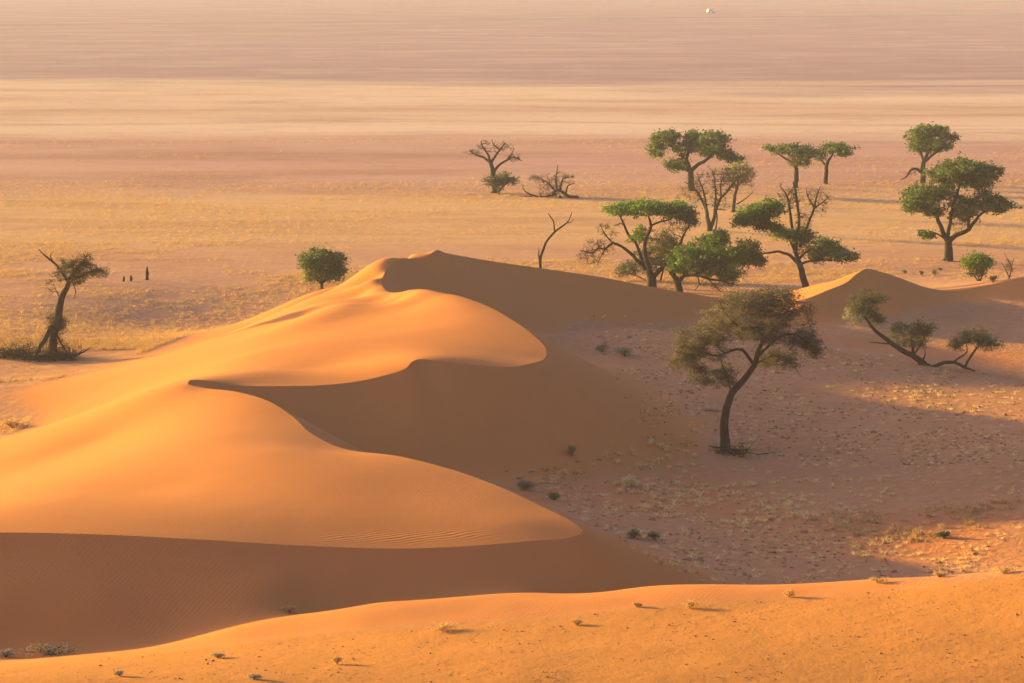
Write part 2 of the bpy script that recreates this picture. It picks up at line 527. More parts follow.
# basin soil
bas_c = g.mix(g.rng(n_mid, .3, .7), BAS_A, BAS_B)
bas_c = g.mix(g.rng(n_small, .42, .75, 0, .55), bas_c, BAS_D)
bas_c = g.mix(g.math('MULTIPLY', s2.outputs[0], g.rng(n_mid, .2, .7, .55, 1)), bas_c, BAS_R)
# near coarse sand
fg_c = g.mix(g.rng(n_small, .3, .75), FG_A, FG_B)
fg_c = g.mix(g.rng(n_fine, .58, .9, 0, .35), fg_c, FG_D)
# open plain, banded by its vegetation and soil; far mauve also paints in haze
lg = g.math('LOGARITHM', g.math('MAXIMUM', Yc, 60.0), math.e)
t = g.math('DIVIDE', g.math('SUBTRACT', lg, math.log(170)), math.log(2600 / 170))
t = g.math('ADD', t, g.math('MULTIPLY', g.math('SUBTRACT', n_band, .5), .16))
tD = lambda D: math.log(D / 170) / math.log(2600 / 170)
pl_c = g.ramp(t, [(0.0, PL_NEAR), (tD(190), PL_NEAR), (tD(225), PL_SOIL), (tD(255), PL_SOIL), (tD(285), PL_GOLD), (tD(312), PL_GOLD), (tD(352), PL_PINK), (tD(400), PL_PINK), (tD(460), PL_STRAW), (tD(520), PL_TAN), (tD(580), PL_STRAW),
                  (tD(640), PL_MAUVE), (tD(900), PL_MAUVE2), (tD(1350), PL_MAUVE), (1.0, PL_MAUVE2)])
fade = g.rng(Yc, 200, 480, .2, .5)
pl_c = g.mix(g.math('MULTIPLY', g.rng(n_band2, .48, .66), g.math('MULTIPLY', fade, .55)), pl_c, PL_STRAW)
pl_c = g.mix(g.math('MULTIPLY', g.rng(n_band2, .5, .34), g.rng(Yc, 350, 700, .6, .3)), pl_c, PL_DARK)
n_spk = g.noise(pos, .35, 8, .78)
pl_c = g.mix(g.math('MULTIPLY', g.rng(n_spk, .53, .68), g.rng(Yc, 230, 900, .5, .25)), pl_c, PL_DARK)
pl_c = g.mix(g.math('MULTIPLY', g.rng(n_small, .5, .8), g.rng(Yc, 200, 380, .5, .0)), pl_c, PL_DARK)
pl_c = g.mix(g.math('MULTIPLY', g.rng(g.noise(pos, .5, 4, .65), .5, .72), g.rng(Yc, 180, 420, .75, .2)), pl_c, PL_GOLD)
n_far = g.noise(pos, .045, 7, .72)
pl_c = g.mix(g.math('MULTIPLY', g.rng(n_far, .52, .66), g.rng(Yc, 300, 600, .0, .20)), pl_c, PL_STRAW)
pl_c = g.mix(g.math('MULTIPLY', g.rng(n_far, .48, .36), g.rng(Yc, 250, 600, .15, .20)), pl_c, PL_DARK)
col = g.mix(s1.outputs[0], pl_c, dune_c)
col = g.mix(s1.outputs[1], col, bas_c)
col = g.mix(s1.outputs[2], col, fg_c)
# bump: sand ripples + grain
wv = g.n('ShaderNodeTexWave', wave_type='BANDS', bands_direction='X'); mp = g.n('ShaderNodeMapping')
mp.inputs['Rotation'].default_value = (0, 0, R(62)); g.l(pos, mp.inputs[0]); g.l(mp.outputs[0], wv.inputs[0])
wv.inputs['Scale'].default_value = 1.15; wv.inputs['Distortion'].default_value = 5; wv.inputs['Detail'].default_value = 3; wv.inputs['Detail Scale'].default_value = .8
wv2 = g.n('ShaderNodeTexWave', wave_type='BANDS', bands_direction='X'); mp2 = g.n('ShaderNodeMapping')
mp2.inputs['Rotation'].default_value = (0, 0, R(25)); g.l(pos, mp2.inputs[0]); g.l(mp2.outputs[0], wv2.inputs[0])
wv2.inputs['Scale'].default_value = 1.6; wv2.inputs['Distortion'].default_value = 4; wv2.inputs['Detail'].default_value = 2; wv2.inputs['Detail Scale'].default_value = .6
hgt = g.math('MULTIPLY', wv.outputs['Fac'], g.math('MULTIPLY', s2.outputs[1], .03))
hgt = g.math('ADD', hgt, g.math('MULTIPLY', wv2.outputs['Fac'], g.math('MULTIPLY', g.math('MULTIPLY', s1.outputs[0], .0055), g.rng(g.noise(pos, .13, 3), .42, .62))))
rough_z = g.math('ADD', g.math('MULTIPLY', s1.outputs[1], 1.0), g.math('MULTIPLY', s1.outputs[2], .3))
plain_z = g.math('SUBTRACT', 1.0, g.math('MINIMUM', g.math('ADD', g.math('ADD', s1.outputs[0], s1.outputs[1]), s1.outputs[2]), 1.0))
rough_z = g.math('ADD', rough_z, g.math('MULTIPLY', plain_z, g.rng(Yc, 200, 500, .7, .2)))
hgt = g.math('ADD', hgt, g.math('MULTIPLY', g.math('MULTIPLY', n_small, rough_z), .15))
hgt = g.math('ADD', hgt, g.math('MULTIPLY', g.math('MULTIPLY', n_fine, rough_z), .025))
hgt = g.math('ADD', hgt, g.math('MULTIPLY', n_fine, .009))
hgt = g.math('ADD', hgt, g.math('MULTIPLY', n_mid, g.math('MULTIPLY', s1.outputs[0], .035)))
bp = g.n('ShaderNodeBump'); bp.inputs['Strength'].default_value = 1.0; bp.inputs['Distance'].default_value = 1.0
g.l(hgt, bp.inputs['Height'])
g.principled(col, .95, bp.outputs[0], .05)
gm.materials.append(g.m)

# ------------------------------------------------------------------ camera, light, air
cam_d = bpy.data.cameras.new('camera'); cam = bpy.data.objects.new('camera', cam_d); COL.objects.link(cam)
cam.location = (0, 0, CAM_H); cam.rotation_euler = (math.pi / 2 - PITCH, 0, 0)
cam_d.sensor_width = 36; cam_d.lens = 36 * F_PX / W_PX; cam_d.clip_end = 40000; cam_d.clip_start = .5
scene.camera = cam
s_dir = Vector((-math.cos(R(SUN_AZ)) * math.cos(R(SUN_EL)), math.sin(R(SUN_AZ)) * math.cos(R(SUN_EL)), math.sin(R(SUN_EL))))
sun_d = bpy.data.lights.new('sun', 'SUN'); sun_d.energy = SUN_E; sun_d.angle = R(1.0); sun_d.color = SUN_C
sun = bpy.data.objects.new('sun', sun_d); COL.objects.link(sun); sun.rotation_euler = s_dir.to_track_quat('Z', 'Y').to_euler()
wd = bpy.data.worlds.new('World'); scene.world = wd; wd.use_nodes = True
wt = wd.node_tree; bg = wt.nodes['Background']
sky = wt.nodes.new('ShaderNodeTexSky'); sky.sky_type = 'NISHITA'; sky.sun_disc = False
sky.sun_elevation = R(SUN_EL); sky.sun_rotation = R(270 + SUN_AZ)
sky.air_density = SKY_AIR; sky.dust_density = SKY_DUST; sky.ozone_density = 1.5
wt.links.new(sky.outputs[0], bg.inputs[0]); bg.inputs[1].default_value = SKY_S
scene.view_settings.view_transform = 'Standard'; scene.view_settings.look = 'None'
scene.view_settings.exposure = EXPO; scene.view_settings.gamma = 1; scene.view_settings.use_curve_mapping = False
scene.cycles.max_bounces = 6; scene.cycles.volume_bounces = 1; scene.cycles.transparent_max_bounces = 8

if HAZE > 0:
    hx, hy0, hy1, hz0, hz1 = 3500, -150, 6500, -2.0, 29.0
    hv = [(sx, sy, sz) for sz in (hz0, hz1) for sx, sy in ((-hx, hy0), (hx, hy0), (hx, hy1), (-hx, hy1))]
    hm = bpy.data.meshes.new('haze'); hm.from_pydata(hv, [], [(3, 2, 1, 0), (4, 5, 6, 7), (0, 1, 5, 4), (1, 2, 6, 5), (2, 3, 7, 6), (3, 0, 4, 7)])
    haze = bpy.data.objects.new('haze', hm); COL.objects.link(haze); haze['kind'] = 'stuff'
    hz = NT('dusty_air')
    pv = hz.n('ShaderNodeVolumePrincipled'); pv.inputs['Color'].default_value = (*HAZE_C, 1); pv.inputs['Density'].default_value = HAZE
    pv.inputs['Anisotropy'].default_value = 0.0
    hz.l(pv.outputs[0], hz.out.inputs['Volume'])
    hm.materials.append(hz.m)
# ------------------------------------------------------------------ materials of the things
def leaf_mat(name, a, b, trans=.42):
    q = NT(name)
    at = q.n('ShaderNodeAttribute', attribute_name='tint'); sp = q.n('ShaderNodeSeparateColor'); q.l(at.outputs['Color'], sp.inputs[0])
    c = q.mix(sp.outputs[0], a, b)
    d = q.n('ShaderNodeBsdfDiffuse'); q.l(c, d.inputs[0])
    tr = q.n('ShaderNodeBsdfTranslucent'); q.l(c, tr.inputs[0])
    mx = q.n('ShaderNodeMixShader'); mx.inputs[0].default_value = trans
    q.l(d.outputs[0], mx.inputs[1]); q.l(tr.outputs[0], mx.inputs[2]); q.l(mx.outputs[0], q.out.inputs['Surface'])
    return q.m


def bark_mat(name, a, b):
    q = NT(name)
    tc = q.n('ShaderNodeNewGeometry').outputs['Position']
    n1 = q.noise(tc, 5.0, 5, .65, stretch=(1, 1, .35)); n2 = q.noise(tc, .9, 3)
    c = q.mix(q.rng(n1, .35, .7), a, b); c = q.mix(q.rng(n2, .45, .8, 0, .35), c, b)
    bpn = q.n('ShaderNodeBump'); bpn.inputs['Strength'].default_value = .8; bpn.inputs['Distance'].default_value = .05; q.l(n1, bpn.inputs['Height'])
    q.principled(c, .9, bpn.outputs[0], .1)
    return q.m


def plain_mat(name, a, b, scale=4.0, rough=.85, spec=.1):
    q = NT(name); tc = q.n('ShaderNodeNewGeometry').outputs['Position']
    q.principled(q.mix(q.rng(q.noise(tc, scale, 4), .35, .7), a, b), rough, None, spec)
    return q.m


M = {
    'green': leaf_mat('green_leaves', (.060, .085, .034), (.19, .205, .080)),
    'bright': leaf_mat('fresh_green_leaves', (.062, .115, .026), (.21, .27, .060)),
    'dull': leaf_mat('dull_olive_leaves', (.075, .072, .042), (.17, .145, .085)),
    'brown': leaf_mat('brown_olive_leaves', (.112, .086, .062), (.25, .19, .135), .35),
    'dark': leaf_mat('dark_olive_leaves', (.045, .044, .026), (.115, .095, .055)),
    'grey': leaf_mat('grey_green_leaves', (.20, .18, .085), (.36, .30, .15)),
    'straw': leaf_mat('straw_blades', (.70, .46, .21), (.90, .65, .34), .3),
    'gold': leaf_mat('golden_straw_blades', (.54, .30, .13), (.70, .42, .19), .3),
    'hanging': leaf_mat('pale_hanging_strands', (.34, .26, .18), (.50, .40, .28), .2),
    'bark': bark_mat('dark_bark', (.024, .015, .011), (.060, .038, .027)),
    'bark_warm': bark_mat('warm_brown_bark', (.038, .020, .013), (.095, .050, .030)),
    'dead': bark_mat('dead_wood', (.042, .028, .023), (.095, .065, .052)),
    'dead_dark': bark_mat('weathered_dead_wood', (.030, .020, .017), (.075, .050, .040)),
    'clod': plain_mat('dark_clod', (.24, .10, .035), (.42, .18, .065), 9.0),
    'soil_clod': plain_mat('brown_clod', (.30, .13, .06), (.48, .23, .115), 9.0),
    'stone': plain_mat('grey_wood', (.40, .24, .14), (.56, .36, .22), 7.0),
    'white': plain_mat('white_paint', (.80, .80, .80), (.86, .86, .86), 3.0, .4, .5),
    'glass': plain_mat('dark_glass', (.02, .022, .025), (.03, .032, .035), 3.0, .1, .5),
    'rubber': plain_mat('tyre_rubber', (.02, .02, .02), (.035, .033, .03), 3.0),
    'lamp': plain_mat('clear_lamp', (.7, .7, .68), (.8, .8, .78), 3.0, .2, .5),
}


# ------------------------------------------------------------------ object helpers
def mesh_obj(name, verts, faces, mat, parent=None, smooth=True, tint=None, base=None):
    verts = np.asarray(verts, float)
    if base is not None: verts = verts - np.asarray(base)
    me = bpy.data.meshes.new(name); me.from_pydata(verts.tolist(), [], faces)
    if smooth: me.polygons.foreach_set('use_smooth', np.ones(len(me.polygons), bool))
    if tint is not None:
        set_attr(me, 'tint', np.stack([tint, tint, tint, np.ones_like(tint)], 1))
    me.materials.append(mat)
    o = bpy.data.objects.new(name, me); COL.objects.link(o)
    if parent is not None: o.parent = parent
    return o


def thing(name, label, cat, loc, group=None):
    o = bpy.data.objects.new(name, None); COL.objects.link(o); o.location = loc; o.empty_display_size = .3
    o['label'] = label; o['category'] = cat
    if group: o['group'] = group
    return o


def tag(o, label, cat, group=None):
    o['label'] = label; o['category'] = cat
    if group: o['group'] = group
    return o


class Buf:
    def __init__(self): self.v = []; self.f = []; self.n = 0

    def tube(self, pts, rad, sides=6, cap=True):
        pts = np.asarray(pts, float); n = len(pts)
        tg = np.gradient(pts, axis=0); tg /= np.linalg.norm(tg, axis=1)[:, None] + 1e-9
        up = np.array([.13, .97, .2]); a = np.cross(tg, up); a /= np.linalg.norm(a, axis=1)[:, None] + 1e-9
        b = np.cross(tg, a); th = np.arange(sides) / sides * 2 * np.pi
        ring = pts[:, None] + np.asarray(rad)[:, None, None] * (np.cos(th)[None, :, None] * a[:, None] + np.sin(th)[None, :, None] * b[:, None])
        self.v.append(ring.reshape(-1, 3)); o = self.n
        for i in range(n - 1):
            for j in range(sides):
                k = (j + 1) % sides
                self.f.append((o + i * sides + j, o + i * sides + k, o + (i + 1) * sides + k, o + (i + 1) * sides + j))
        if cap:
            self.f.append(tuple(o + (n - 1) * sides + j for j in range(sides)))
            self.f.append(tuple(o + j for j in reversed(range(sides))))
        self.n += n * sides

    def verts(self): return np.concatenate(self.v)


def curve(pts, r, step=.35, wob=.0, rr=None):
    pts = np.asarray(pts, float); r = np.asarray(r, float)
    q = np.concatenate([pts, r[:, None]], 1)
    out = []
    n = len(q)
    for i in range(n - 1):
        p0, p1, p2, p3 = q[max(i - 1, 0)], q[i], q[i + 1], q[min(i + 2, n - 1)]
        k = max(2, int(np.linalg.norm(p2[:3] - p1[:3]) / step))
        for j in range(k):
            t = j / k
            out.append(.5 * ((2 * p1) + (-p0 + p2) * t + (2 * p0 - 5 * p1 + 4 * p2 - p3) * t * t + (-p0 + 3 * p1 - 3 * p2 + p3) * t ** 3))
    out.append(q[-1]); out = np.array(out)
    if wob and rr is not None:
        k = rr.normal(0, wob, (len(out), 3)); k[0] = 0
        k = (k + np.roll(k, 1, 0)) * .6
        out[:, :3] += k * np.clip(out[:, 3:4] * 6, .25, 1)
    out[:, 3] = np.maximum(out[:, 3], .006)
    return out[:, :3], out[:, 3]


def fast_mesh(name, V, nper, mat, tint=None, parent=None, base=None):
    """many separate little faces of nper corners each, written straight from arrays"""
    if base is not None: V = V - np.asarray(base)
    n = len(V); me = bpy.data.meshes.new(name)
    me.vertices.add(n); me.vertices.foreach_set('co', V.astype(np.float32).ravel())
    me.loops.add(n); me.loops.foreach_set('vertex_index', np.arange(n, dtype=np.int32))
    me.polygons.add(n // nper); me.polygons.foreach_set('loop_start', np.arange(0, n, nper, dtype=np.int32))
    me.update(calc_edges=True); me.validate()
    if tint is not None: set_attr(me, 'tint', np.stack([tint, tint, tint, np.ones_like(tint)], 1))
    me.materials.append(mat)
    o = bpy.data.objects.new(name, me); COL.objects.link(o)
    if parent is not None: o.parent = parent
    return o


def leaf_faces(c, size, rr, aspect=.5, up=.4):
    """one small diamond per centre, turned every way"""
    n = len(c)
    a = rr.normal(0, 1, (n, 3)); a[:, 2] *= .6; a /= np.linalg.norm(a, axis=1)[:, None]
    b = rr.normal(0, 1, (n, 3)); b -= (a * b).sum(1)[:, None] * a; b /= np.linalg.norm(b, axis=1)[:, None] + 1e-9
    s = size * rr.uniform(.6, 1.35, n)[:, None]
    v = np.stack([c - a * s, c + b * s * aspect, c + a * s, c - b * s * aspect], 1).reshape(-1, 3)
    return v


def tree(name, label, cat, base, D, limbs, clumps=(), bark='bark', leaf='green', leaf_size=.17, dens=5.0, seed=1, group=None, twigs=True, trunk_name='trunk',
         twig_r=.022, cluster=.42, aspect=.5, sink=.35, ground_z=None, droop=0.0, loose=None):
    """limbs: (part name, [(px, py, depth offset m, radius px)]); clumps: (px, py, rx, ry, depth m, leaf key or None, twig ends, depth offset m).
    outlines were read off the photo, the third dimension is the tree's own"""
    rr = np.random.default_rng(seed)
    dens, leaf_size, cluster = dens * .95, leaf_size * .56, cluster * .66
    clumps = [(c[0] + rr.normal(0, .6), c[1] + rr.normal(0, .5), c[2] * rr.uniform(.95, 1.1), c[3] * rr.uniform(.9, 1.05), c[4], c[5], c[6], c[7]) for c in clumps]
    if bark.startswith('dead') : limbs = [(a_, [(q[0], q[1], q[2], q[3] * (.95 if seed == 9 else .8)) for q in b_]) for a_, b_ in limbs]
    limbs = [(pn_, [(q[0], q[1], q[2], q[3] * .86) for q in pp_]) for pn_, pp_ in limbs]
    clumps = [(c[0], c[1], c[2], c[3], c[4], c[5], int(c[6] * (1.5 if c[5] else 2.9)), c[7]) for c in clumps]
    s = D / F_PX
    b0 = P(base[0], base[1], D)
    gz = float(height(b0[0], b0[1])[0]) if ground_z is None else ground_z
    b0[2] = gz
    root = thing(name, label, cat, tuple(b0), group)
    skel, skr = [], []
    for li, (pn, pts_) in enumerate(limbs):
        pts = np.array([P(p[0], p[1], D + p[2]) for p in pts_]); rad = np.array([p[3] for p in pts_]) * s
        if li == 0:
            pts[0, 2] = min(pts[0, 2], gz + .1) ; pts = np.concatenate([[[pts[0, 0], pts[0, 1], gz - sink]], pts]); rad = np.concatenate([[rad[0] * 1.15], rad])
        c, r = curve(pts, rad, .3, .04, rr)
        B = Buf(); B.tube(c, r, 8 if r.max() > .12 else 6)
        if li == 0 and r[0] > .14:      # root flare
            for k in range(5):
                th = rr.uniform(0, 6.28); L = r[0] * rr.uniform(1.1, 1.9)
                q0 = np.array([b0[0], b0[1], gz + r[0] * .8]); q1 = q0 + [math.cos(th) * L * .45, math.sin(th) * L * .45, -r[0] * .75]; q2 = q0 + [math.cos(th) * L, math.sin(th) * L, -r[0] * 1.5]
                cc, r2 = curve([q0, q1, q2], [r[0] * .55, r[0] * .38, r[0] * .15], .2); B.tube(cc, r2, 6)
        mesh_obj(pn, B.verts(), B.f, M[bark], root, base=b0)
        skip = 0 if li else int(len(c) * .45)
        skel.append(c[skip:]); skr.append(r[skip:])
    nodes = np.concatenate(skel); nr = np.concatenate(skr)
    ends_all, own = [], []
    for ci, cl in enumerate(clumps):
        px, py, rx, ry, dm, lk, ne, doff = cl
        c0 = P(px, py, D + doff)
        u = rr.normal(0, 1, (ne, 3)); u /= np.linalg.norm(u, axis=1)[:, None]; u *= (rr.uniform(.12, 1, ne) ** (1 / 2.2))[:, None]
        # lumpy outline
        ph = rr.uniform(0, 6.28, 3)
        lump = 1 + .16 * np.sin(3 * np.arctan2(u[:, 2], u[:, 0]) + ph[0]) + .12 * np.sin(5 * np.arctan2(u[:, 1], u[:, 0]) + ph[1])
        e = c0 + u * lump[:, None] * np.array([rx * s, dm, ry * s])
        e[:, 2] -= droop * np.abs(u[:, 0]) ** 2
        ends_all.append(e); own.append(np.full(ne, ci))
    if not clumps:
        return root
    E = np.concatenate(ends_all); own = np.concatenate(own)
    E[:, 2] = np.maximum(E[:, 2], gz + .15)
    d0 = np.sqrt(((E[:, None] - nodes[None, ::2]) ** 2).sum(2)).min(1)
    TB = Buf(); leaf_pts = {i: [] for i in range(len(clumps))}
    N = nodes.copy(); NR = np.minimum(nr, 1)
    for i in np.argsort(d0):
        e = E[i]
        dv = N - e
        cost = np.sqrt((dv ** 2).sum(1)) + .35 * np.maximum(0, dv[:, 2])       # branches rather rise than fall
        k = cost.argmin(); a = N[k]; L = np.linalg.norm(e - a)
        if L < .05: continue
        m = max(2, int(L / .35))
        tt = np.linspace(0, 1, m + 1)[:, None]
        bow = rr.normal(0, .09 * L, 3); bow[2] += .10 * L - droop * .1
        path = a + (e - a) * tt + bow * (4 * tt * (1 - tt)) + rr.normal(0, .02, (m + 1, 3)) * tt
        r0 = min(NR[k] * .75, twig_r * (.9 + .7 * L)); rads = np.linspace(r0, max(r0 * .4, .010), m + 1)
        TB.tube(path, rads, 4 if r0 > .03 else 3, False)
        N = np.concatenate([N, path[1:]]); NR = np.concatenate([NR, rads[1:]])
        leaf_pts[own[i]].append(path[m // 2:])
        # a few fine side twigs
        if twigs:
            for q in range(3):
                j = rr.integers(0, m + 1); dirn = rr.normal(0, 1, 3); dirn[2] = dirn[2] * .6 + .25 - droop; dirn /= np.linalg.norm(dirn)
                Lq = min(.9, .25 + .3 * L) * rr.uniform(.5, 1.2); kink = rr.normal(0, .16 * Lq, 3)
                TB.tube([path[j], path[j] + dirn * Lq * .5 + kink, path[j] + dirn * Lq], [rads[j] * .6 + .004, rads[j] * .4 + .005, .007], 3, False)
                leaf_pts[own[i]].append(np.array([path[j] + dirn * Lq]))
    if TB.n: mesh_obj('twigs', TB.verts(), TB.f, M[bark], root, base=b0)
    for ci, cl in enumerate(clumps):
        px, py, rx, ry, dm, lk, ne, doff = cl
        if lk is None or not leaf_pts[ci]: continue
        pp = np.concatenate(leaf_pts[ci])
        n = int(rx * ry * math.pi * dens)
        idx = rr.integers(0, len(pp), n)
        sp = cluster * np.array([1, 1, .55])
        c = pp[idx] + rr.normal(0, 1, (n, 3)) * sp * np.where(rr.uniform(0, 1, n) < .2, 1.15, .55)[:, None]
        c[:, 2] = np.maximum(c[:, 2], gz + .05)
        v = leaf_faces(c, leaf_size, rr, aspect)
        tn = fbm((pp[:, 0] + 3.1 * pp[:, 1]) * .9 + seed, pp[:, 2] * 1.1, 40 + seed, 2)      # young and old sprays differ in colour
        tn = np.clip(smooth(.3, .7, tn)[idx] * .75 + rr.uniform(0, .35, n) - .05, 0, 1)
        fast_mesh('foliage', v, 4, M[lk], np.repeat(tn, 4), root, b0)
    return root
# ------------------------------------------------------------------ the trees, front to back
def gD(px, py):
    return float(hit(px, py)[1])


# the leaning tree in the shaded basin
tree('acacia_tree', 'large brownish acacia leaning right on a bare trunk, alone in the shaded basin', 'tree', (727, 452), gD(727, 452), [
    ('trunk', [(725.5, 450, 0, 6.3), (724, 426, 0, 5.1), (728, 403, 0, 4.4), (733, 392, 0, 4.2), (747, 376, 0, 3.6), (755.5, 363, 0, 3.2), (758, 350, 0, 2.6)]),
    ('limb', [(754, 365, 0, 2.2), (743, 350, .6, 1.8), (731, 351, 1.0, 1.5), (718, 356, 1.3, 1.2), (701, 353, 1.5, .8), (690, 358, 1.4, .4)]),
    ('limb', [(757, 355, 0, 2.4), (763, 338, -.4, 2.0), (756, 326, -.8, 1.6), (743, 329, -1.2, 1.3), (726, 314, -1.6, .9), (719, 300, -1.8, .5)]),
    ('limb', [(758, 351, 0, 2.2), (764, 340, .5, 1.8), (774, 330, .9, 1.5), (786, 314, 1.3, 1.0), (795, 300, 1.4, .5)]),
    ('limb', [(756, 358, 0, 2.0), (768, 346, -.7, 1.6), (780, 337, -1.2, 1.4), (796, 334, -1.6, 1.1), (808, 344, -1.9, .8), (817, 352, -1.9, .4)]),
    ('dead_branch', [(731, 390, 0, 1.3), (727, 378, .3, 1.0), (722, 364, .5, .6), (720, 357, .6, .4)]),
    ('limb', [(752, 366, 0, 1.6), (762, 361, .8, 1.2), (774, 355, 1.6, 1.0), (789, 360, 2.0, .7), (799, 374, 2.2, .3)]),
], [(696, 342, 26, 22, 1.6, 'brown', 60, 1.0), (687, 362, 17, 17, 1.1, 'brown', 34, .8), (700, 375, 12, 12, .9, 'brown', 12, .9), (722, 372, 14, 17, 1.0, 'brown', 16, .6), (720, 331, 19, 14, 1.5, 'brown', 36, .3), (808, 350, 12, 14, .9, 'brown', 14, -1.0), (738, 309, 34, 21, 2.1, 'brown', 90, -.6), (782, 308, 35, 22, 2.1, 'brown', 100, .6), (758, 297, 34, 12, 1.8, 'brown', 50, 0),
    (760, 332, 44, 13, 2.0, 'brown', 50, 0), (806, 337, 17, 17, 1.3, 'brown', 36, -1.2), (775, 358, 26, 13, 1.6, 'brown', 18, 1.4)],
     'bark_warm', 'brown', .14, 3.7, 5, twig_r=.058, cluster=.34, aspect=.22, droop=.3)

# the fallen tree that grew three crowns
Df = gD(935, 368) + 1.0
tree('fallen_acacia', 'low dark tree with a sprawling trunk carrying three separate crowns on the basin edge', 'tree', (922, 364), Df, [
    ('trunk', [(923, 363, 0, 4.2), (911.5, 355.5, .3, 3.4), (896, 346.5, .6, 3.0), (883, 337, .8, 2.6), (874.5, 330.5, 1.0, 2.2), (869, 323, 1.1, 1.7), (864, 317, 1.1, 1.0)]),
    ('fallen_limb', [(920, 362, 0, 3.4), (932, 366.5, -.3, 2.4), (944, 362.5, -.6, 2.2), (954, 362, -.8, 2.0), (965, 367, -1.0, 1.7), (975, 371, -1.1, .8)]),
    ('limb', [(965, 366, -1.0, 1.7), (970, 357, -.8, 1.5), (976, 349, -.6, 1.2), (982, 342, -.4, .7)]),
    ('limb', [(953, 362, -.8, 1.4), (960, 357, -.4, 1.1), (967, 352, -.1, .8), (966, 344, .2, .5)]),
    ('limb', [(913, 355, .3, 1.8), (912.5, 346, .2, 1.5), (911, 338, .1, .9)]),
    ('limb', [(914, 354, .3, 1.4), (921, 345, .6, 1.0), (925, 336, .8, .6)]),
    ('dead_branch', [(893, 344, .6, 1.0), (880, 343, .2, .7), (870, 342, 0, .3)]),
    ('dead_branch', [(922, 362, 0, 1.2), (925, 355, -.3, .8), (925, 350, -.4, .3)]),
], [(872, 298, 13, 9, 1.1, 'dull', 38, 1.0), (858, 303, 11, 9, 1.0, 'dull', 28, .8), (870, 312, 14, 8, 1.1, 'dull', 26, 1.1), (880, 320, 7, 7, .7, 'dull', 10, 1.0), (853, 318, 8, 10, .8, 'hanging', 22, .7),
    (905, 331, 15, 10, 1.2, 'dull', 42, 0), (922, 329, 14, 9, 1.1, 'dark', 40, .5), (914, 343, 16, 6, 1.0, 'dull', 18, .3),
    (975, 337, 20, 9, 1.3, 'dull', 60, -.5), (990, 344, 14, 6.5, 1.1, 'dull', 34, -.3), (957, 344, 9, 6, .9, 'dull', 18, -.2)],
     'bark_warm', 'dull', .13, 5.0, 7, twig_r=.025, cluster=.28, aspect=.3)

# half dead leaning tree on the left plain
Dl = gD(55, 357)
tree('leaning_tree', 'ragged half dead tree leaning right with a nest-like crown, on the plain at far left', 'tree', (54, 357), Dl, [
    ('trunk', [(54, 356, 0, 6.0), (53, 340, 0, 5.4), (58.5, 318, 0, 5.6), (60, 304, 0, 4.6), (66, 289, 0, 3.4), (70, 280, 0, 2.6), (76, 270, 0, 1.4)]),
    ('dead_branch', [(68, 283, 0, 1.8), (62, 272, .4, 1.6), (54, 263, .8, 1.6), (45.5, 256, 1.0, 1.2), (38, 249, 1.0, .5)]),
    ('dead_branch', [(54, 263, .8, 1.0), (50, 256, .4, .7), (53, 252, .2, .4)]),
    ('limb', [(69, 282, 0, 1.8), (80, 276, -.6, 1.4), (92, 272, -1.0, 1.0), (106, 271, -1.3, .4)]),
    ('limb', [(70, 280, 0, 1.6), (80, 266, .6, 1.2), (86, 257, .9, .7), (88, 252, 1.0, .3)]),
    ('strut', [(58, 318, 0, 2.8), (47, 336, -.5, 2.8), (39, 349, -1.0, 2.6), (35, 357, -1.2, 2.4)]),
    ('strut', [(56, 330, 0, 1.5), (62, 346, -.8, 1.4), (72, 358, -1.4, 1.6), (76, 363, -1.6, 1.2)]),
    ('dead_branch', [(61, 302, 0, 1.2), (57, 292, .5, .8), (54, 287, .8, .4)]),
    ('dead_branch', [(72, 280, 0, .8), (76, 293, -.5, .6), (73, 299, -.7, .3)]),
], [(72, 267, 13, 8, 1.0, 'dark', 46, .1), (82, 270, 14, 9, 1.0, 'dark', 50, -.2), (78, 281, 9, 6, .7, 'dark', 22, -.2), (98, 272, 11, 5, .8, 'dull', 30, -1.0), (86, 259, 7, 6, .7, 'dark', 12, .6),
    (58, 323, 9, 11, .8, 'dark', 44, -.2), (50, 340, 7, 12, .7, None, 20, -.3), (60, 345, 8, 9, .7, None, 16, -.3), (52, 318, 5, 5, .6, None, 12, .3), (60, 276, 10, 10, .9, None, 26, .5), (50, 287, 5, 12, .6, None, 8, .3)],
     'dead_dark', 'dark', .12, 5.5, 9, twig_r=.03, cluster=.26, aspect=.25)

# round shrub whose foot is hidden by the dune
tree('round_shrub', 'round bushy green shrub half hidden behind the left slope of the big dune', 'shrub', (322, 286), 233, [
    ('stem', [(322, 284, 0, 1.8), (320, 275, 0, 1.4), (318, 266, .2, .8)]),
    ('stem', [(323, 283, 0, 1.4), (330, 272, -.4, 1.0), (335, 262, -.6, .6)]),
    ('stem', [(321, 283, 0, 1.4), (311, 273, .4, 1.0), (306, 262, .6, .5)]),
], [(321, 256, 14, 8, 1.4, 'green', 60, 0), (308, 261, 10, 9, 1.2, 'green', 44, .4), (336, 262, 11, 9, 1.3, 'green', 50, -.4), (322, 270, 17, 10, 1.5, 'green', 60, 0), (333, 274, 12, 7, 1.2, 'green', 34, -.3), (311, 276, 8, 8, 1.0, 'grey', 20, .3)],
     'bark', 'green', .19, 5.5, 11)

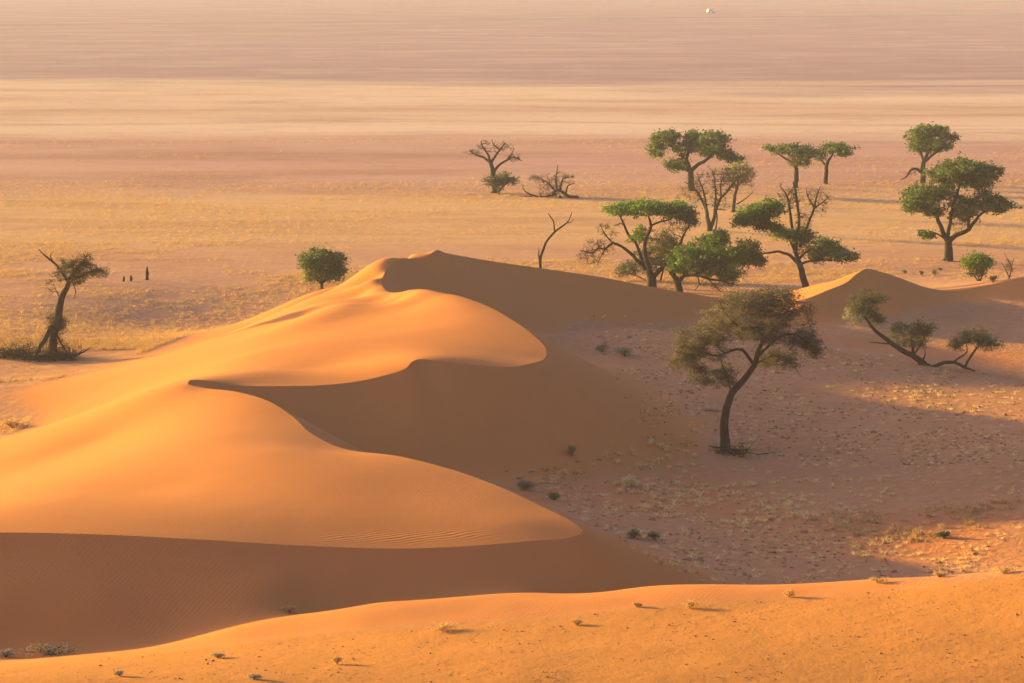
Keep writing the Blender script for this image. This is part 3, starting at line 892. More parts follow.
# dead Y-shaped snag behind the ridge
tree('dead_snag', 'bare forked dead trunk without leaves rising behind the dune ridge', 'dead tree', (540, 277), 232, [
    ('trunk', [(540, 274, 0, 2.3), (541, 257.5, 0, 2.1), (545, 244, 0, 1.7), (554, 232.5, 0, 1.5), (564, 225, .2, 1.2), (569, 220, .3, .9), (572, 212, .4, .5)]),
    ('dead_branch', [(554.5, 232, 0, 1.2), (553.5, 222, -.3, 1.0), (550.5, 217, -.5, .8), (548, 213, -.6, .4)]),
    ('dead_branch', [(540, 262, 0, 1.2), (538.6, 255, -.2, 1.0), (539, 248, -.3, .4)]),
    ('dead_branch', [(566, 223, .2, .8), (571, 222, 0, .6), (574, 219, -.2, .3)]),
], (), 'dead_dark')

# flat-topped tree with bare left boughs
tree('flat_topped_acacia', 'flat-topped green acacia with bare twisted left boughs, just behind the dune ridge', 'tree', (652, 291), 231, [
    ('trunk', [(652, 289, 0, 6.2), (651, 277, 0, 5.2), (648, 270, 0, 4.0)]),
    ('limb', [(650, 276, 0, 3.0), (643, 266, .5, 2.4), (636, 260, .8, 2.2), (629.5, 252.5, 1.0, 2.0), (621, 246, 1.2, 1.7), (613, 243, 1.3, 1.5), (605, 249, 1.2, 1.2), (599, 248, 1.0, 1.0), (592, 253, .8, .7), (580, 250, .4, .4)]),
    ('limb', [(643, 266, .5, 2.0), (637, 246, .9, 1.8), (628, 234, 1.3, 1.6), (623, 222, 1.5, 1.2), (618, 213, 1.6, .6)]),
    ('limb', [(651, 275, 0, 3.0), (647, 258, -.6, 2.4), (645, 243, -1.0, 2.2), (650.5, 227, -1.2, 1.8), (649, 217, -1.3, 1.0)]),
    ('limb', [(653, 277, 0, 3.0), (661, 269, -.4, 2.6), (672, 260, -.8, 2.0), (678, 250, -1.2, 1.8), (682, 238, -1.5, 1.3), (690, 225, -1.7, .7)]),
    ('limb', [(650.5, 226, -1.2, 1.3), (660, 222, -.6, 1.1), (671, 219, 0, .7)]),
    ('dead_branch', [(613, 243, 1.3, 1.0), (606, 236, 1.6, .8), (601, 226, 1.8, .4)]),
    ('dead_branch', [(605, 249, 1.2, .9), (600, 258, 1.4, .6), (597, 266, 1.5, .3)]),
], [(622, 211, 20, 6.5, 2.0, 'bright', 60, 1.2), (645, 208, 22, 7.5, 2.3, 'bright', 80, 0), (668, 209, 20, 7.5, 2.2, 'bright', 76, -.6), (684, 213, 11, 8, 1.6, 'green', 40, -1.4), (691, 221, 6, 6, 1.0, 'green', 14, -1.6),
    (600, 248, 16, 10, 1.4, None, 44, 1.2), (588, 256, 12, 11, 1.1, None, 36, .8), (610, 230, 12, 9, 1.1, None, 22, 1.6), (676, 229, 14, 9, 1.4, None, 34, -1.0), (640, 234, 10, 6, 1.2, 'bright', 8, .4), (660, 238, 12, 8, 1.2, None, 20, -.8)],
     'bark', 'bright', .19, 6.0, 13, twig_r=.045)
tree('brown_bush', 'drab olive brown bush filling the space behind the flat-topped tree trunk', 'bush', (655, 287), 236, [
    ('stem', [(657, 285, 0, 1.6), (650, 270, .3, 1.1), (640, 258, .6, .5)]),
    ('stem', [(659, 285, 0, 1.6), (664, 266, 0, 1.2), (668, 250, -.3, .6)]),
    ('stem', [(654, 285, 0, 1.2), (637, 276, .6, .9), (622, 272, 1.0, .4)]),
], [(664, 245, 16, 12, 1.6, 'dull', 50, 0), (652, 256, 16, 13, 1.5, 'dull', 50, .3), (634, 268, 15, 8, 1.3, 'dull', 40, .7), (673, 259, 12, 12, 1.4, 'dull', 34, -.3), (621, 274, 8, 5, 1.0, None, 18, 1.0)],
     'dead', 'dull', .17, 3.6, 14)

# spreading green tree beside it
tree('spreading_acacia', 'low spreading bright green acacia immediately right of the flat-topped tree', 'tree', (680, 296), 227, [
    ('trunk', [(680, 294, 0, 4.6), (677, 283, 0, 4.0), (673, 275, 0, 3.0), (668, 270, .2, 1.8)]),
    ('limb', [(677, 283, 0, 2.8), (684, 276, -.6, 2.2), (695, 275, -1.2, 1.9), (708, 279, -1.7, 1.5), (720, 281, -2.0, 1.0), (733, 284, -2.1, .5)]),
    ('limb', [(684, 276, -.6, 2.0), (694, 265, -.3, 1.7), (706, 254, 0, 1.3), (718, 244, .3, .7)]),
    ('limb', [(695, 275, -1.2, 1.6), (713, 266, -1.5, 1.3), (732, 259, -1.8, 1.0), (748, 255, -2.0, .5)]),
    ('dead_branch', [(708, 279, -1.7, .9), (716, 287, -2.0, .7), (723, 293, -2.2, .3)]),
    ('dead_branch', [(697, 275, -1.2, .9), (699, 284, -1.6, .7), (694, 291, -1.9, .3)]),
], [(693, 257, 21, 11, 2.0, 'bright', 90, .2), (714, 240, 18, 8, 1.9, 'bright', 70, .4), (713, 256, 24, 13, 2.2, 'bright', 100, -.5), (748, 249, 11, 10, 1.5, 'green', 46, -1.8), (755, 259, 10, 7, 1.2, 'green', 30, -2.0), (737, 258, 15, 10, 1.6, 'bright', 56, -1.6),
    (728, 273, 15, 8, 1.5, 'green', 40, -1.6), (679, 266, 13, 9, 1.5, 'bright', 44, .6), (703, 271, 15, 7, 1.5, 'green', 34, -.8), (722, 286, 18, 6, 1.2, None, 34, -1.8)],
     'bark', 'bright', .19, 5.4, 15)

# half dead tree with bare uprights
tree('half_dead_acacia', 'tall leaning acacia with bare grey upper branches and green lower boughs', 'tree', (806, 289), 229, [
    ('trunk', [(806, 288, 0, 5.2), (802.5, 275, 0, 4.8), (799, 264, 0, 4.0), (796, 255, 0, 3.2)]),
    ('limb', [(799, 265, 0, 2.8), (790, 255.5, .4, 2.4), (780, 251.5, .9, 2.0), (769, 252.5, 1.3, 1.6), (757, 254, 1.6, .8), (748, 250, 1.7, .4)]),
    ('limb', [(797, 257, 0, 2.8), (790, 239, -.6, 2.2), (779, 231, -1.1, 1.8), (767, 222, -1.5, 1.3), (755, 216, -1.8, .7)]),
    ('dead_branch', [(797, 256, 0, 3.0), (794.5, 244, .2, 2.6), (793, 230, .4, 2.4), (790, 212, .6, 2.0), (787, 196, .8, 1.3), (780, 186, .9, .5)]),
    ('dead_branch', [(796, 250, .2, 2.6), (798, 233, -.2, 2.2), (799, 215, -.4, 2.0), (795.5, 192, -.5, 1.6), (793, 182, -.5, 1.0)]),
    ('dead_branch', [(800, 247, 0, 2.4), (804, 236, -.6, 2.1), (808.5, 224, -1.0, 1.9), (814, 208, -1.3, 1.5), (817, 195, -1.4, .9), (820, 187, -1.4, .4)]),
    ('dead_branch', [(814, 208, -1.3, 1.1), (823, 202, -1.6, .8), (831, 195, -1.8, .4)]),
    ('dead_branch', [(814, 207, -1.3, 1.1), (808, 197, -1.0, .8), (806, 188, -.8, .4)]),
    ('limb', [(801, 264, 0, 2.2), (810, 261, -.6, 1.6), (825, 260, -1.2, 1.3), (840, 261, -1.7, .6)]),
    ('limb', [(800, 258, 0, 2.0), (809, 250, .4, 1.5), (822, 246, .9, .9)]),
], [(745, 219, 14, 9, 1.6, 'bright', 56, -1.6), (760, 213, 16, 9, 1.6, 'bright', 60, -1.5), (773, 207, 12, 9, 1.4, 'bright', 44, -1.2), (767, 224, 13, 7, 1.4, 'green', 36, -1.3), (780, 232, 11, 8, 1.2, 'green', 36, -.8), (795, 236, 9, 7, 1.1, 'green', 20, -.2), (806, 236, 8, 8, 1.1, 'green', 26, -.4), (803, 248, 10, 10, 1.0, None, 40, 0),
    (825, 246, 12, 9, 1.4, 'green', 50, .8), (834, 253, 11, 7, 1.3, 'green', 40, -.6), (846, 258, 12, 5.5, 1.3, 'green', 44, -1.6), (816, 256, 9, 8, 1.1, 'dull', 22, .2),
    (818, 201, 14, 14, 1.5, None, 40, -1.4), (790, 198, 14, 15, 1.5, None, 46, .5), (802, 222, 10, 14, 1.2, None, 30, -.4)],
     'dead_dark', 'green', .19, 5.4, 17, twig_r=.06)

# big round tree on the right
Db = gD(948, 261)
tree('broad_acacia', 'broad multi-tiered dark green tree standing alone on the right of the plain', 'tree', (948, 260), Db, [
    ('trunk', [(948.5, 259, 0, 5.6), (948.3, 247, 0, 4.6), (947.5, 240, 0, 3.8)]),
    ('limb', [(947.5, 242, 0, 3.2), (941, 227, .5, 2.6), (934, 212, .9, 1.9), (926, 202, 1.3, 1.0)]),
    ('limb', [(948, 242, 0, 3.4), (956, 235, -.6, 2.9), (969, 229, -1.2, 2.4), (981, 214, -1.6, 1.5), (994, 208, -1.9, .7)]),
    ('limb', [(947, 241, 0, 2.8), (950, 226, -.3, 2.2), (953, 206, -.5, 1.8), (961, 183, -.7, 1.2), (966, 170, -.7, .6)]),
    ('limb', [(969, 229, -1.2, 1.8), (968, 214, -.8, 1.4), (973, 198, -.4, .8)]),
    ('limb', [(944, 238, 0, 1.2), (935, 233, .4, .9), (926, 235, .7, .5)]),
], [(960, 168, 24, 10, 3.2, 'green', 100, -.6), (982, 173, 18, 10, 2.6, 'green', 70, -1.0), (945, 175, 18, 9, 2.6, 'green', 56, .3), (975, 184, 17, 6, 2.4, 'green', 40, -.8), (925, 197, 20, 12, 2.6, 'green', 90, 1.0), (911, 205, 10, 9, 1.8, 'green', 34, 1.2), (946, 190, 13, 5, 2.0, 'green', 26, .2),
    (965, 208, 15, 13, 2.2, 'green', 60, -.4), (996, 206, 18, 8, 2.2, 'green', 60, -1.8), (986, 197, 9, 5, 1.6, 'green', 20, -1.4), (934, 211, 11, 6, 1.8, 'green', 24, .8), (927, 235, 8.5, 4.5, 1.1, 'green', 26, .7), (957, 222, 14, 10, 2.0, None, 30, -.5)],
     'bark', 'green', .23, 5.2, 19)
tree('small_green_tree', 'small bright green umbrella tree on thin stems at the right edge dune', 'tree', (979, 283), gD(979, 281) if gD(979, 281) > 221 else 228, [
    ('stem', [(979, 281, 0, 1.1), (978, 272, 0, 1.0), (974, 264, .3, .5)]),
    ('stem', [(980, 281, 0, 1.0), (984, 271, -.3, .8), (986, 263, -.4, .4)]),
    ('stem', [(978, 281, 0, .8), (971, 272, .3, .5), (968, 268, .4, .3)]),
], [(972, 262, 10, 6, 1.1, 'bright', 44, .3), (984, 263, 10, 7, 1.1, 'bright', 44, -.3), (978, 257, 9, 4, 1.0, 'bright', 30, 0), (977, 272, 10, 6, .9, 'dull', 14, 0)],
     'bark', 'bright', .17, 5.4, 21)
tree('dead_sapling', 'thin leafless dead sapling right of the small umbrella tree', 'dead tree', (1008, 281), 229, [
    ('trunk', [(1008.5, 279, 0, 1.1), (1011.5, 268, 0, .9), (1008, 260, .2, .7), (1004, 253, .3, .3)]),
    ('dead_branch', [(1009, 277, 0, .8), (1005, 268, -.3, .6), (1001, 262, -.4, .3)]),
    ('dead_branch', [(1011, 268, 0, .6), (1014, 258, -.2, .3)]),
], [(1009, 267, 6, 9, .7, None, 14, 0)], 'dead')

# the middle group further out
D9 = gD(691, 191)
tree('tall_acacia', 'tall grey-green acacia with spreading broken crown behind the leafless grey trees', 'tree', (691, 192), D9, [
    ('trunk', [(691.5, 190, 0, 4.2), (690.8, 178, 0, 3.8), (690, 170, 0, 3.2), (686, 160, 0, 2.4)]),
    ('limb', [(687, 162, 0, 2.2), (678, 151, .8, 1.9), (668, 145, 1.5, 1.3), (658, 141, 2.0, .6)]),
    ('limb', [(690, 171, 0, 2.6), (697, 165, -.8, 2.2), (706, 160, -1.5, 1.9), (715, 152, -2.0, 1.3), (721, 144, -2.3, .6)]),
    ('limb', [(686, 160, 0, 2.0), (689, 148, .5, 1.5), (693, 138, .9, .7)]),
    ('limb', [(715, 153, -2.0, 1.2), (727, 157, -2.4, .9), (737, 160, -2.6, .4)]),
    ('limb', [(689, 172, 0, 1.4), (681, 168, -.9, 1.1), (672, 167, -1.5, .5)]),
], [(662, 139, 13, 9, 2.6, 'green', 70, 1.7), (656, 150, 9, 10, 2.0, 'green', 44, 1.9), (672, 136, 9, 6, 2.0, 'green', 34, 1.3), (693, 136, 10, 7, 2.2, 'green', 50, .8), (685, 148, 14, 7, 2.4, 'green', 56, .6), (713, 140, 16, 9, 3.0, 'green', 80, -1.8), (716, 150, 14, 9, 2.8, 'green', 66, -2.0), (701, 147, 14, 8, 2.6, 'green', 50, -.6),
    (736, 161, 8.5, 4.5, 1.6, 'green', 30, -2.5), (727, 157, 9, 6, 1.6, 'green', 24, -2.4), (676, 166, 12, 6.5, 2.2, 'green', 50, -1.2)],
     'bark', 'green', .27, 5.0, 23)
D10 = gD(710, 231)
tree('leafless_tree', 'leafless grey tree of several fanned stems in front of the tall green crown', 'dead tree', (710, 231), D10, [
    ('trunk', [(710, 230, 0, 4.2), (708, 221, 0, 3.4), (706, 211, .2, 2.6), (702, 200, .4, 2.0), (694, 188, .8, 1.2), (684, 182, 1.1, .5)]),
    ('limb', [(711, 228, 0, 3.0), (714, 218, -.4, 2.6), (717, 207, -.8, 2.2), (721, 198, -1.2, 2.0), (730, 188, -1.7, 1.6), (738, 178, -2.1, 1.0), (752, 169, -2.5, .4)]),
    ('limb', [(708, 221, 0, 2.0), (706, 205, -.5, 1.7), (703, 190, -.9, 1.3), (698, 177, -1.2, .6)]),
    ('limb', [(714, 218, -.4, 2.0), (715.5, 203, .3, 1.7), (715.5, 185, .8, 1.2), (712, 170, 1.1, .5)]),
    ('limb', [(721, 198, -1.2, 1.4), (721, 184, -.8, 1.0), (725, 172, -.5, .4)]),
    ('limb', [(716, 229, 0, 1.2), (717, 215, .6, 1.0), (714, 203, 1.0, .4)]),
], [(692, 192, 15, 13, 1.8, None, 60, .8), (702, 180, 13, 13, 1.6, None, 50, -.6), (717, 178, 13, 14, 1.8, None, 60, .5), (734, 180, 16, 13, 1.8, None, 66, -1.8), (742, 174, 14, 9, 1.4, None, 44, -2.3), (718, 200, 16, 12, 1.4, None, 30, -.4)],
     'dead', seed=25, twig_r=.075)
D11 = gD(733, 212)
tree('dull_grey_tree', 'dull grey-brown tree with a thin twiggy crown right of the leafless fanned tree', 'tree', (733, 211), D11, [
    ('trunk', [(733, 211, 0, 2.8), (735, 196, 0, 2.4), (737, 187, 0, 2.0), (738, 176, 0, 1.0)]),
    ('limb', [(737, 204, 0, 1.1), (745, 199, -.8, .9), (753, 192, -1.5, .4)]),
    ('limb', [(737, 187, 0, 1.4), (745, 178, .6, 1.0), (752, 172, 1.0, .4)]),
    ('limb', [(737, 188, 0, 1.4), (730, 177, -.5, 1.0), (726, 169, -.8, .4)]),
], [(738, 170, 15, 10, 2.4, 'grey', 70, 0), (729, 175, 10, 9, 1.8, 'dull', 30, -.5), (748, 176, 10, 9, 1.8, None, 50, .8), (740, 182, 14, 7, 2.0, None, 36, 0)],
     'dead', 'grey', .22, 2.0, 27)
D13 = gD(795, 188)
tree('twin_crowned_tree', 'distant small tree with flat grey-green crown above the bare grey branches', 'tree', (795, 188), D13, [
    ('trunk', [(795, 187, 0, 3.0), (796.5, 172, 0, 2.6), (795.5, 166, 0, 2.0)]),
    ('limb', [(796, 168, 0, 1.8), (788, 160, .8, 1.4), (776, 153, 1.6, .7)]),
    ('limb', [(796, 167, 0, 1.8), (800, 158, -.6, 1.4), (808, 150, -1.3, .7)]),
], [(777, 149, 12, 5, 2.0, 'green', 44, 1.5), (793, 150, 14, 6.5, 2.4, 'green', 60, 0), (806, 153, 12, 7.5, 2.2, 'green', 50, -1.2), (800, 162, 12, 6, 1.8, 'dull', 24, -.3)],
     'bark', 'green', .26, 4.6, 29)
D14 = gD(826, 184)
tree('small_far_tree', 'small distant tree with a lopsided flat green crown, right of the grey-green one', 'tree', (826, 184), D14, [
    ('trunk', [(825.6, 183, 0, 2.6), (826.6, 168, 0, 2.2), (829, 160, 0, 1.6), (833, 154, -.4, .8)]),
    ('limb', [(827, 167, 0, 1.5), (822, 161, .6, 1.1), (818, 154, 1.0, .5)]),
], [(840, 149, 14, 5.5, 2.0, 'bright', 54, -.8), (829, 147, 9, 4.5, 1.8, 'green', 30, .2), (820, 155, 6.5, 7, 1.4, 'green', 30, .8), (845, 153, 9, 4, 1.5, 'bright', 26, -1.2)],
     'bark', 'bright', .26, 4.8, 31)
D15 = gD(922, 183)
tree('round_crowned_tree', 'distant tree with dense round dark crown and a broken bough at its left foot', 'tree', (922.5, 182), D15, [
    ('trunk', [(922.5, 181, 0, 3.4), (923, 168, 0, 3.0), (924.5, 160, 0, 2.4), (930, 150, 0, 1.4)]),
    ('limb', [(924, 162, 0, 2.0), (934, 154, -.8, 1.4), (944, 148, -1.3, .6)]),
    ('limb', [(924, 161, 0, 2.0), (920, 152, .8, 1.4), (914, 146, 1.2, .6)]),
    ('broken_bough', [(921.5, 173, 0, 1.8), (916, 168.5, -.6, 1.5), (911, 170, -1.2, 1.2), (907, 176, -1.6, .9), (901, 180, -1.9, .5)]),
], [(921, 137, 15, 11, 3.0, 'green', 80, .8), (940, 138, 17, 12, 3.2, 'green', 90, -.6), (931, 130, 17, 7, 2.8, 'green', 60, 0), (934, 148, 17, 6, 2.6, 'green', 50, -.6), (917, 147, 9, 6, 1.8, 'green', 26, 1.0), (911, 172, 11, 5, 1.2, None, 18, -1.4)],
     'bark', 'green', .27, 5.2, 33)

# dead trees out on the plain
D4 = gD(495, 193)
tree('dead_tree', 'dead grey tree with wide forked arms and no leaves, far out left of centre', 'dead tree', (494.7, 193), D4, [
    ('trunk', [(495, 192, 0, 4.4), (493.4, 177, 0, 3.8), (491.5, 165, 0, 3.0), (490, 160, 0, 2.2)]),
    ('limb', [(490.5, 163, 0, 2.2), (483, 157, .7, 1.8), (476, 155, 1.2, 1.4), (469, 150.5, 1.6, .6)]),
    ('limb', [(490, 161, 0, 2.0), (488, 154, -.6, 1.5), (483, 148, -1.1, 1.1), (481, 141, -1.4, .5)]),
    ('limb', [(491, 163, 0, 2.2), (495, 156, .5, 1.7), (500, 150, .9, 1.3), (505.5, 142, 1.3, .5)]),
    ('limb', [(493.4, 174, 0, 2.2), (498, 166, -.5, 1.8), (507, 160, -1.1, 1.5), (514, 157, -1.6, 1.1), (522, 161, -2.0, .5)]),
    ('limb', [(507, 160, -1.1, 1.1), (512, 153, -1.4, .8), (514, 148, -1.6, .4)]),
    ('limb', [(500, 150, .9, 1.0), (493, 144, 1.2, .7), (492, 139, 1.4, .4)]),
], [(475, 152, 9, 5, 1.4, None, 22, 1.3), (484, 146, 9, 6, 1.4, None, 24, -1.0), (503, 147, 10, 6, 1.5, None, 26, 1.0), (515, 157, 9, 5, 1.4, None, 22, -1.7)],
     'dead_dark', seed=35, twig_r=.055)
tree('grey_green_bush', 'small grey-green bush growing round the foot of the dead forked tree', 'bush', (499, 192), D4 - 1.6, [
    ('stem', [(499, 191, 0, 1.2), (498, 183, 0, 1.0), (494, 179, .3, .5)]),
    ('stem', [(500, 191, 0, 1.2), (507, 182, -.3, .9), (513, 180, -.5, .4)]),
], [(491, 180, 8, 5, 1.4, 'dull', 34, .3), (503, 177, 8, 6.5, 1.6, 'dull', 40, 0), (512, 181, 8, 4, 1.3, 'dull', 30, -.4), (499, 184, 10, 6, 1.4, 'dull', 24, 0)], 'dead_dark', 'dull', .24, 3.0, 36, twig_r=.035)
D5 = gD(552, 198)
tree('fallen_dead_tree', 'toppled dead tree lying on the plain with bare branches pointing up', 'dead tree', (560, 198), D5, [
    ('trunk', [(577, 196, 0, 3.0), (570, 197, 0, 2.7), (564, 193, .2, 2.3), (558, 190, .4, 2.0), (552, 194, .6, 1.5)]),
    ('limb', [(556, 194, .4, 1.7), (544, 197, .9, 1.5), (534, 195.5, 1.3, 1.3), (526, 192, 1.6, 1.0), (522, 186, 1.7, .4)]),
    ('limb', [(534, 196, 1.3, 1.0), (524, 196.5, 1.8, .7), (516, 197, 2.1, .4)]),
    ('limb', [(558, 191, .4, 1.5), (556, 180, .2, 1.2), (558, 165, 0, .4)]),
    ('limb', [(556, 192, .4, 1.4), (547, 182, .8, 1.1), (534, 177, 1.3, .5)]),
    ('limb', [(560, 190, .3, 1.4), (563, 179, -.5, 1.1), (574, 177, -1.1, .4)]),
    ('limb', [(566, 193, .1, 1.2), (568, 186, -.6, .9), (575, 183, -1.0, .4)]),
], [(546, 183, 14, 8, 1.6, None, 50, .8), (562, 179, 12, 9, 1.5, None, 44, -.3), (552, 191, 14, 6, 1.4, None, 34, .4), (535, 178, 8, 4, 1.2, None, 20, 1.2)],
     'dead_dark', seed=37, twig_r=.055, sink=.05)

# brushwood at the foot of the leaning tree, and the stumps
def brush(name, label, cx, cy, w, h, D, n, seed, mat='dead_dark'):
    rr = np.random.default_rng(seed); s = D / F_PX
    c0 = P(cx, cy, D); gz = float(height(c0[0], c0[1])[0]); c0[2] = gz
    root = thing(name, label, 'brushwood', tuple(c0)); B = Buf(); T = Buf()
    for i in range(n):
        x = c0[0] + rr.uniform(-1, 1) * w * s; y = D + rr.uniform(-1.2, 1.2); z = float(height(x, y)[0])
        th = rr.uniform(0, 6.28); L = rr.uniform(.5, 1.6); up = rr.uniform(0, 1) ** 1.5 * h * s
        a = np.array([x, y, z + .05]); b = a + [math.cos(th) * L, math.sin(th) * L, up]; m = (a + b) / 2 + rr.normal(0, .15, 3) + [0, 0, up * .4]
        b[2] = max(b[2], z + .03); m[2] = max(m[2], z + .06)
        big = i < n * .2
        (B if big else T).tube(*curve([a, m, b], [.07, .05, .02] if big else [.03, .02, .008], .3), sides=5 if big else 3)
        if not big:
            for k in range(4):
                q = m + rr.normal(0, .2, 3); q[2] = max(q[2], z + .03); e = q + rr.normal(0, .3, 3) + [0, 0, .12]; e[2] = max(e[2], z + .02)
                T.tube([q, e], [.012, .006], 3, False)
    mesh_obj('branch', B.verts(), B.f, M[mat], root, base=c0); mesh_obj('twigs', T.verts(), T.f, M[mat], root, base=c0)
    return root


brush('brushwood_pile', 'tangle of dead dark brushwood round the foot of the leaning left tree', 48, 359, 27, 9, Dl - .8, 120, 41)
brush('fallen_twigs', 'dark fallen twigs and roots on the sand round the leaning acacia trunk', 736, 454, 20, 2.5, gD(727, 452) - .4, 26, 45, 'bark_warm')
brush('brushwood_heap', 'low heap of dead dark brushwood at the left edge of the photo', 10, 355, 18, 10, Dl + .4, 80, 43)


def stump(px, py, hpx, wpx, label, seed):
    rr = np.random.default_rng(seed); p = hit(px, py); s = p[1] / F_PX; H = hpx * s; w = wpx * s / 2
    root = thing('dead_stump', label, 'stump', tuple(p), None)
    B = Buf(); lean = rr.normal(0, .06, 2)
    pts = [(lean[0] * t * H, lean[1] * t * H, t * H) for t in np.linspace(-.12, 1, 9)]
    rad = [w * (1.25 - .35 * t - .55 * max(0, t - .7) * 3.0) * rr.uniform(.85, 1.15) for t in np.linspace(0, 1, 9)]
    B.tube(pts, np.maximum(rad, .02), 8); o = mesh_obj('trunk', B.verts(), B.f, M['dead_dark'], root)
    B2 = Buf(); B2.tube([(w * .5, 0, H * .35), (w * 1.5, .05, H * .5), (w * 1.7, .05, H * .62)], [w * .35, w * .28, w * .1], 5)
    mesh_obj('splinter', B2.verts(), B2.f, M['dead_dark'], root)


stump(147, 280, 13.5, 3.0, 'tallest thin upright dead stump right of two short ones on the left plain', 1)
stump(131, 281, 6, 2.4, 'short dead stump nearest the tall one on the left plain', 2)
stump(123.5, 281.5, 6, 2.0, 'short dead stump farthest left of the three on the plain', 3)

# the tiny white vehicle far out on the plain
pv_ = hit(711, 13)
van = thing('parked_van', 'tiny white vehicle far out on the plain beside the dark track', 'van', tuple(pv_)); van.rotation_euler[2] = .35


def bevel_box(name, x0, x1, y0, y1, z0, z1, mat, parent, bev=.12, taper=0.0):
    bmx = bmesh.new(); bmesh.ops.create_cube(bmx, size=1)
    for v in bmx.verts:
        top = v.co.z > 0
        v.co = ((x0 + x1) / 2 + v.co.x * (x1 - x0) * (1 - (taper if top else 0)), (y0 + y1) / 2 + v.co.y * (y1 - y0) * (1 - (taper * .5 if top else 0)), (z0 + z1) / 2 + v.co.z * (z1 - z0))
    if bev: bmesh.ops.bevel(bmx, geom=bmx.edges[:], offset=bev, segments=2, affect='EDGES')
    me = bpy.data.meshes.new(name); bmx.to_mesh(me); bmx.free(); me.materials.append(M[mat])
    o = bpy.data.objects.new(name, me); COL.objects.link(o); o.parent = parent
    return o


bevel_box('body', -2.1, 2.1, -.85, .85, .4, 1.15, 'white', van)
cabn = bevel_box('cabin', -2.0, .9, -.8, .8, 1.13, 1.95, 'white', van, .14, .12)
for sx0, sx1 in ((-1.7, -.6), (-.45, .55)):
    for sy in (-1, 1):
        bevel_box('window', sx0, sx1, sy * .765 - .03, sy * .765 + .03, 1.3, 1.75, 'glass', cabn, .02)
bevel_box('windscreen', .72, .82, -.6, .6, 1.3, 1.75, 'glass', cabn, .02)
for sy in (-.55, .55): bevel_box('headlight', 2.06, 2.13, sy - .15, sy + .15, .75, .92, 'lamp', van, .02)
for sx in (-1.3, 1.35):
    for sy in (-.78, .78):
        B = Buf(); B.tube([(sx, sy - .11, .33), (sx, sy + .11, .33)], [.34, .34], 14); w_ = mesh_obj('wheel', B.verts(), B.f, M['rubber'], van, False)
        B = Buf(); B.tube([(sx, sy + (.1 if sy > 0 else -.1), .33), (sx, sy + (.125 if sy > 0 else -.125), .33)], [.18, .18], 10); mesh_obj('rim', B.verts(), B.f, M['lamp'], w_, False)
# ------------------------------------------------------------------ grass, shrubs and loose bits on the ground
from mathutils.bvhtree import BVHTree
_bm = bmesh.new(); _bm.from_mesh(gm); _tree = BVHTree.FromBMesh(_bm); _bm.free()


def fast_hit(px, py):
    d = Vector([float(q) for q in ray(px, py)]); d.normalize()
    h = _tree.ray_cast(Vector((0, 0, CAM_H)), d)
    return None if h[0] is None else np.array(h[0])


def ground_z(x, y):
    h = _tree.ray_cast(Vector((x, y, 60)), Vector((0, 0, -1)))
    return h[0].z if h[0] is not None else 0.0


def tuft_arrays(rr, nb, hgt, spread, wid):
    """arching blades from one root"""
    v, f = [], []
    for k in range(nb):
        th = rr.uniform(0, 6.28); lean = rr.uniform(.1, 1) * spread; h = hgt * rr.uniform(.55, 1.1); w = wid * rr.uniform(.6, 1.2)
        dx, dy = math.cos(th), math.sin(th); px_, py_ = -dy * w, dx * w
        r0 = rr.uniform(0, .12) * spread * 2
        b = np.array([dx * r0, dy * r0, -.03]); m = b + [dx * lean * .4, dy * lean * .4, h * .7]; t = b + [dx * lean, dy * lean, h * rr.uniform(.75, 1.05)]
        o = len(v)
        v += [b - [px_, py_, 0], b + [px_, py_, 0], m + [px_ * .8, py_ * .8, 0], m - [px_ * .8, py_ * .8, 0], t]
        f += [(o, o + 1, o + 2, o + 3), (o + 3, o + 2, o + 4)]
    return np.array(v), f


def blade_tris(rr, nb, hgt, spread, wid):
    """the same tuft as bare triangles"""
    out = []
    for k in range(nb):
        th = rr.uniform(0, 6.28); lean = rr.uniform(.1, 1) * spread; h = hgt * rr.uniform(.5, 1.1); w = wid * rr.uniform(.6, 1.2)
        dx, dy = math.cos(th), math.sin(th); r0 = rr.uniform(0, .5) * spread; tw = rr.uniform(0, 3.14); px_, py_ = math.cos(tw) * w, math.sin(tw) * w
        b = np.array([dx * r0, dy * r0, -.02])
        out += [b - [px_, py_, 0], b + [px_, py_, 0], b + [dx * lean, dy * lean, h]]
    return np.array(out)


def merge_tufts(name, spots, protos, mat, label, parent=None, scale=(.7, 1.3), seed=5):
    rr = np.random.default_rng(seed); V, T = [], []
    for (x, y, z) in spots:
        pv = protos[rr.integers(len(protos))]
        th = rr.uniform(0, 6.28); sc = rr.uniform(*scale); c, s_ = math.cos(th) * sc, math.sin(th) * sc
        V.append(np.stack([pv[:, 0] * c - pv[:, 1] * s_ + x, pv[:, 0] * s_ + pv[:, 1] * c + y, pv[:, 2] * sc + z], 1)); T.append(np.full(len(pv), rr.uniform(0, 1)))
    o = fast_mesh(name, np.concatenate(V), 3, mat, np.concatenate(T))
    o['kind'] = 'stuff'; o['label'] = label
    return o


_r = np.random.default_rng(77)
TUFT = [tuft_arrays(_r, 34, .27, .24, .012) for _ in range(6)]
WISP = [blade_tris(_r, 9, .22, .26, .016) for _ in range(10)]
# tufts standing one by one in the basin
def tuft_mesh(name, arr, mat):
    me = bpy.data.meshes.new(name); me.from_pydata(arr[0].tolist(), [], arr[1])
    t = np.repeat(_r.uniform(0, 1, max(1, len(arr[0]) // 5)), 5)[:len(arr[0])]
    set_attr(me, 'tint', np.stack([t, t, t, np.ones_like(t)], 1)); me.materials.append(mat); return me


TM = {k: [tuft_mesh('grass_tuft', a, M[k]) for a in TUFT] for k in ('straw', 'gold')}


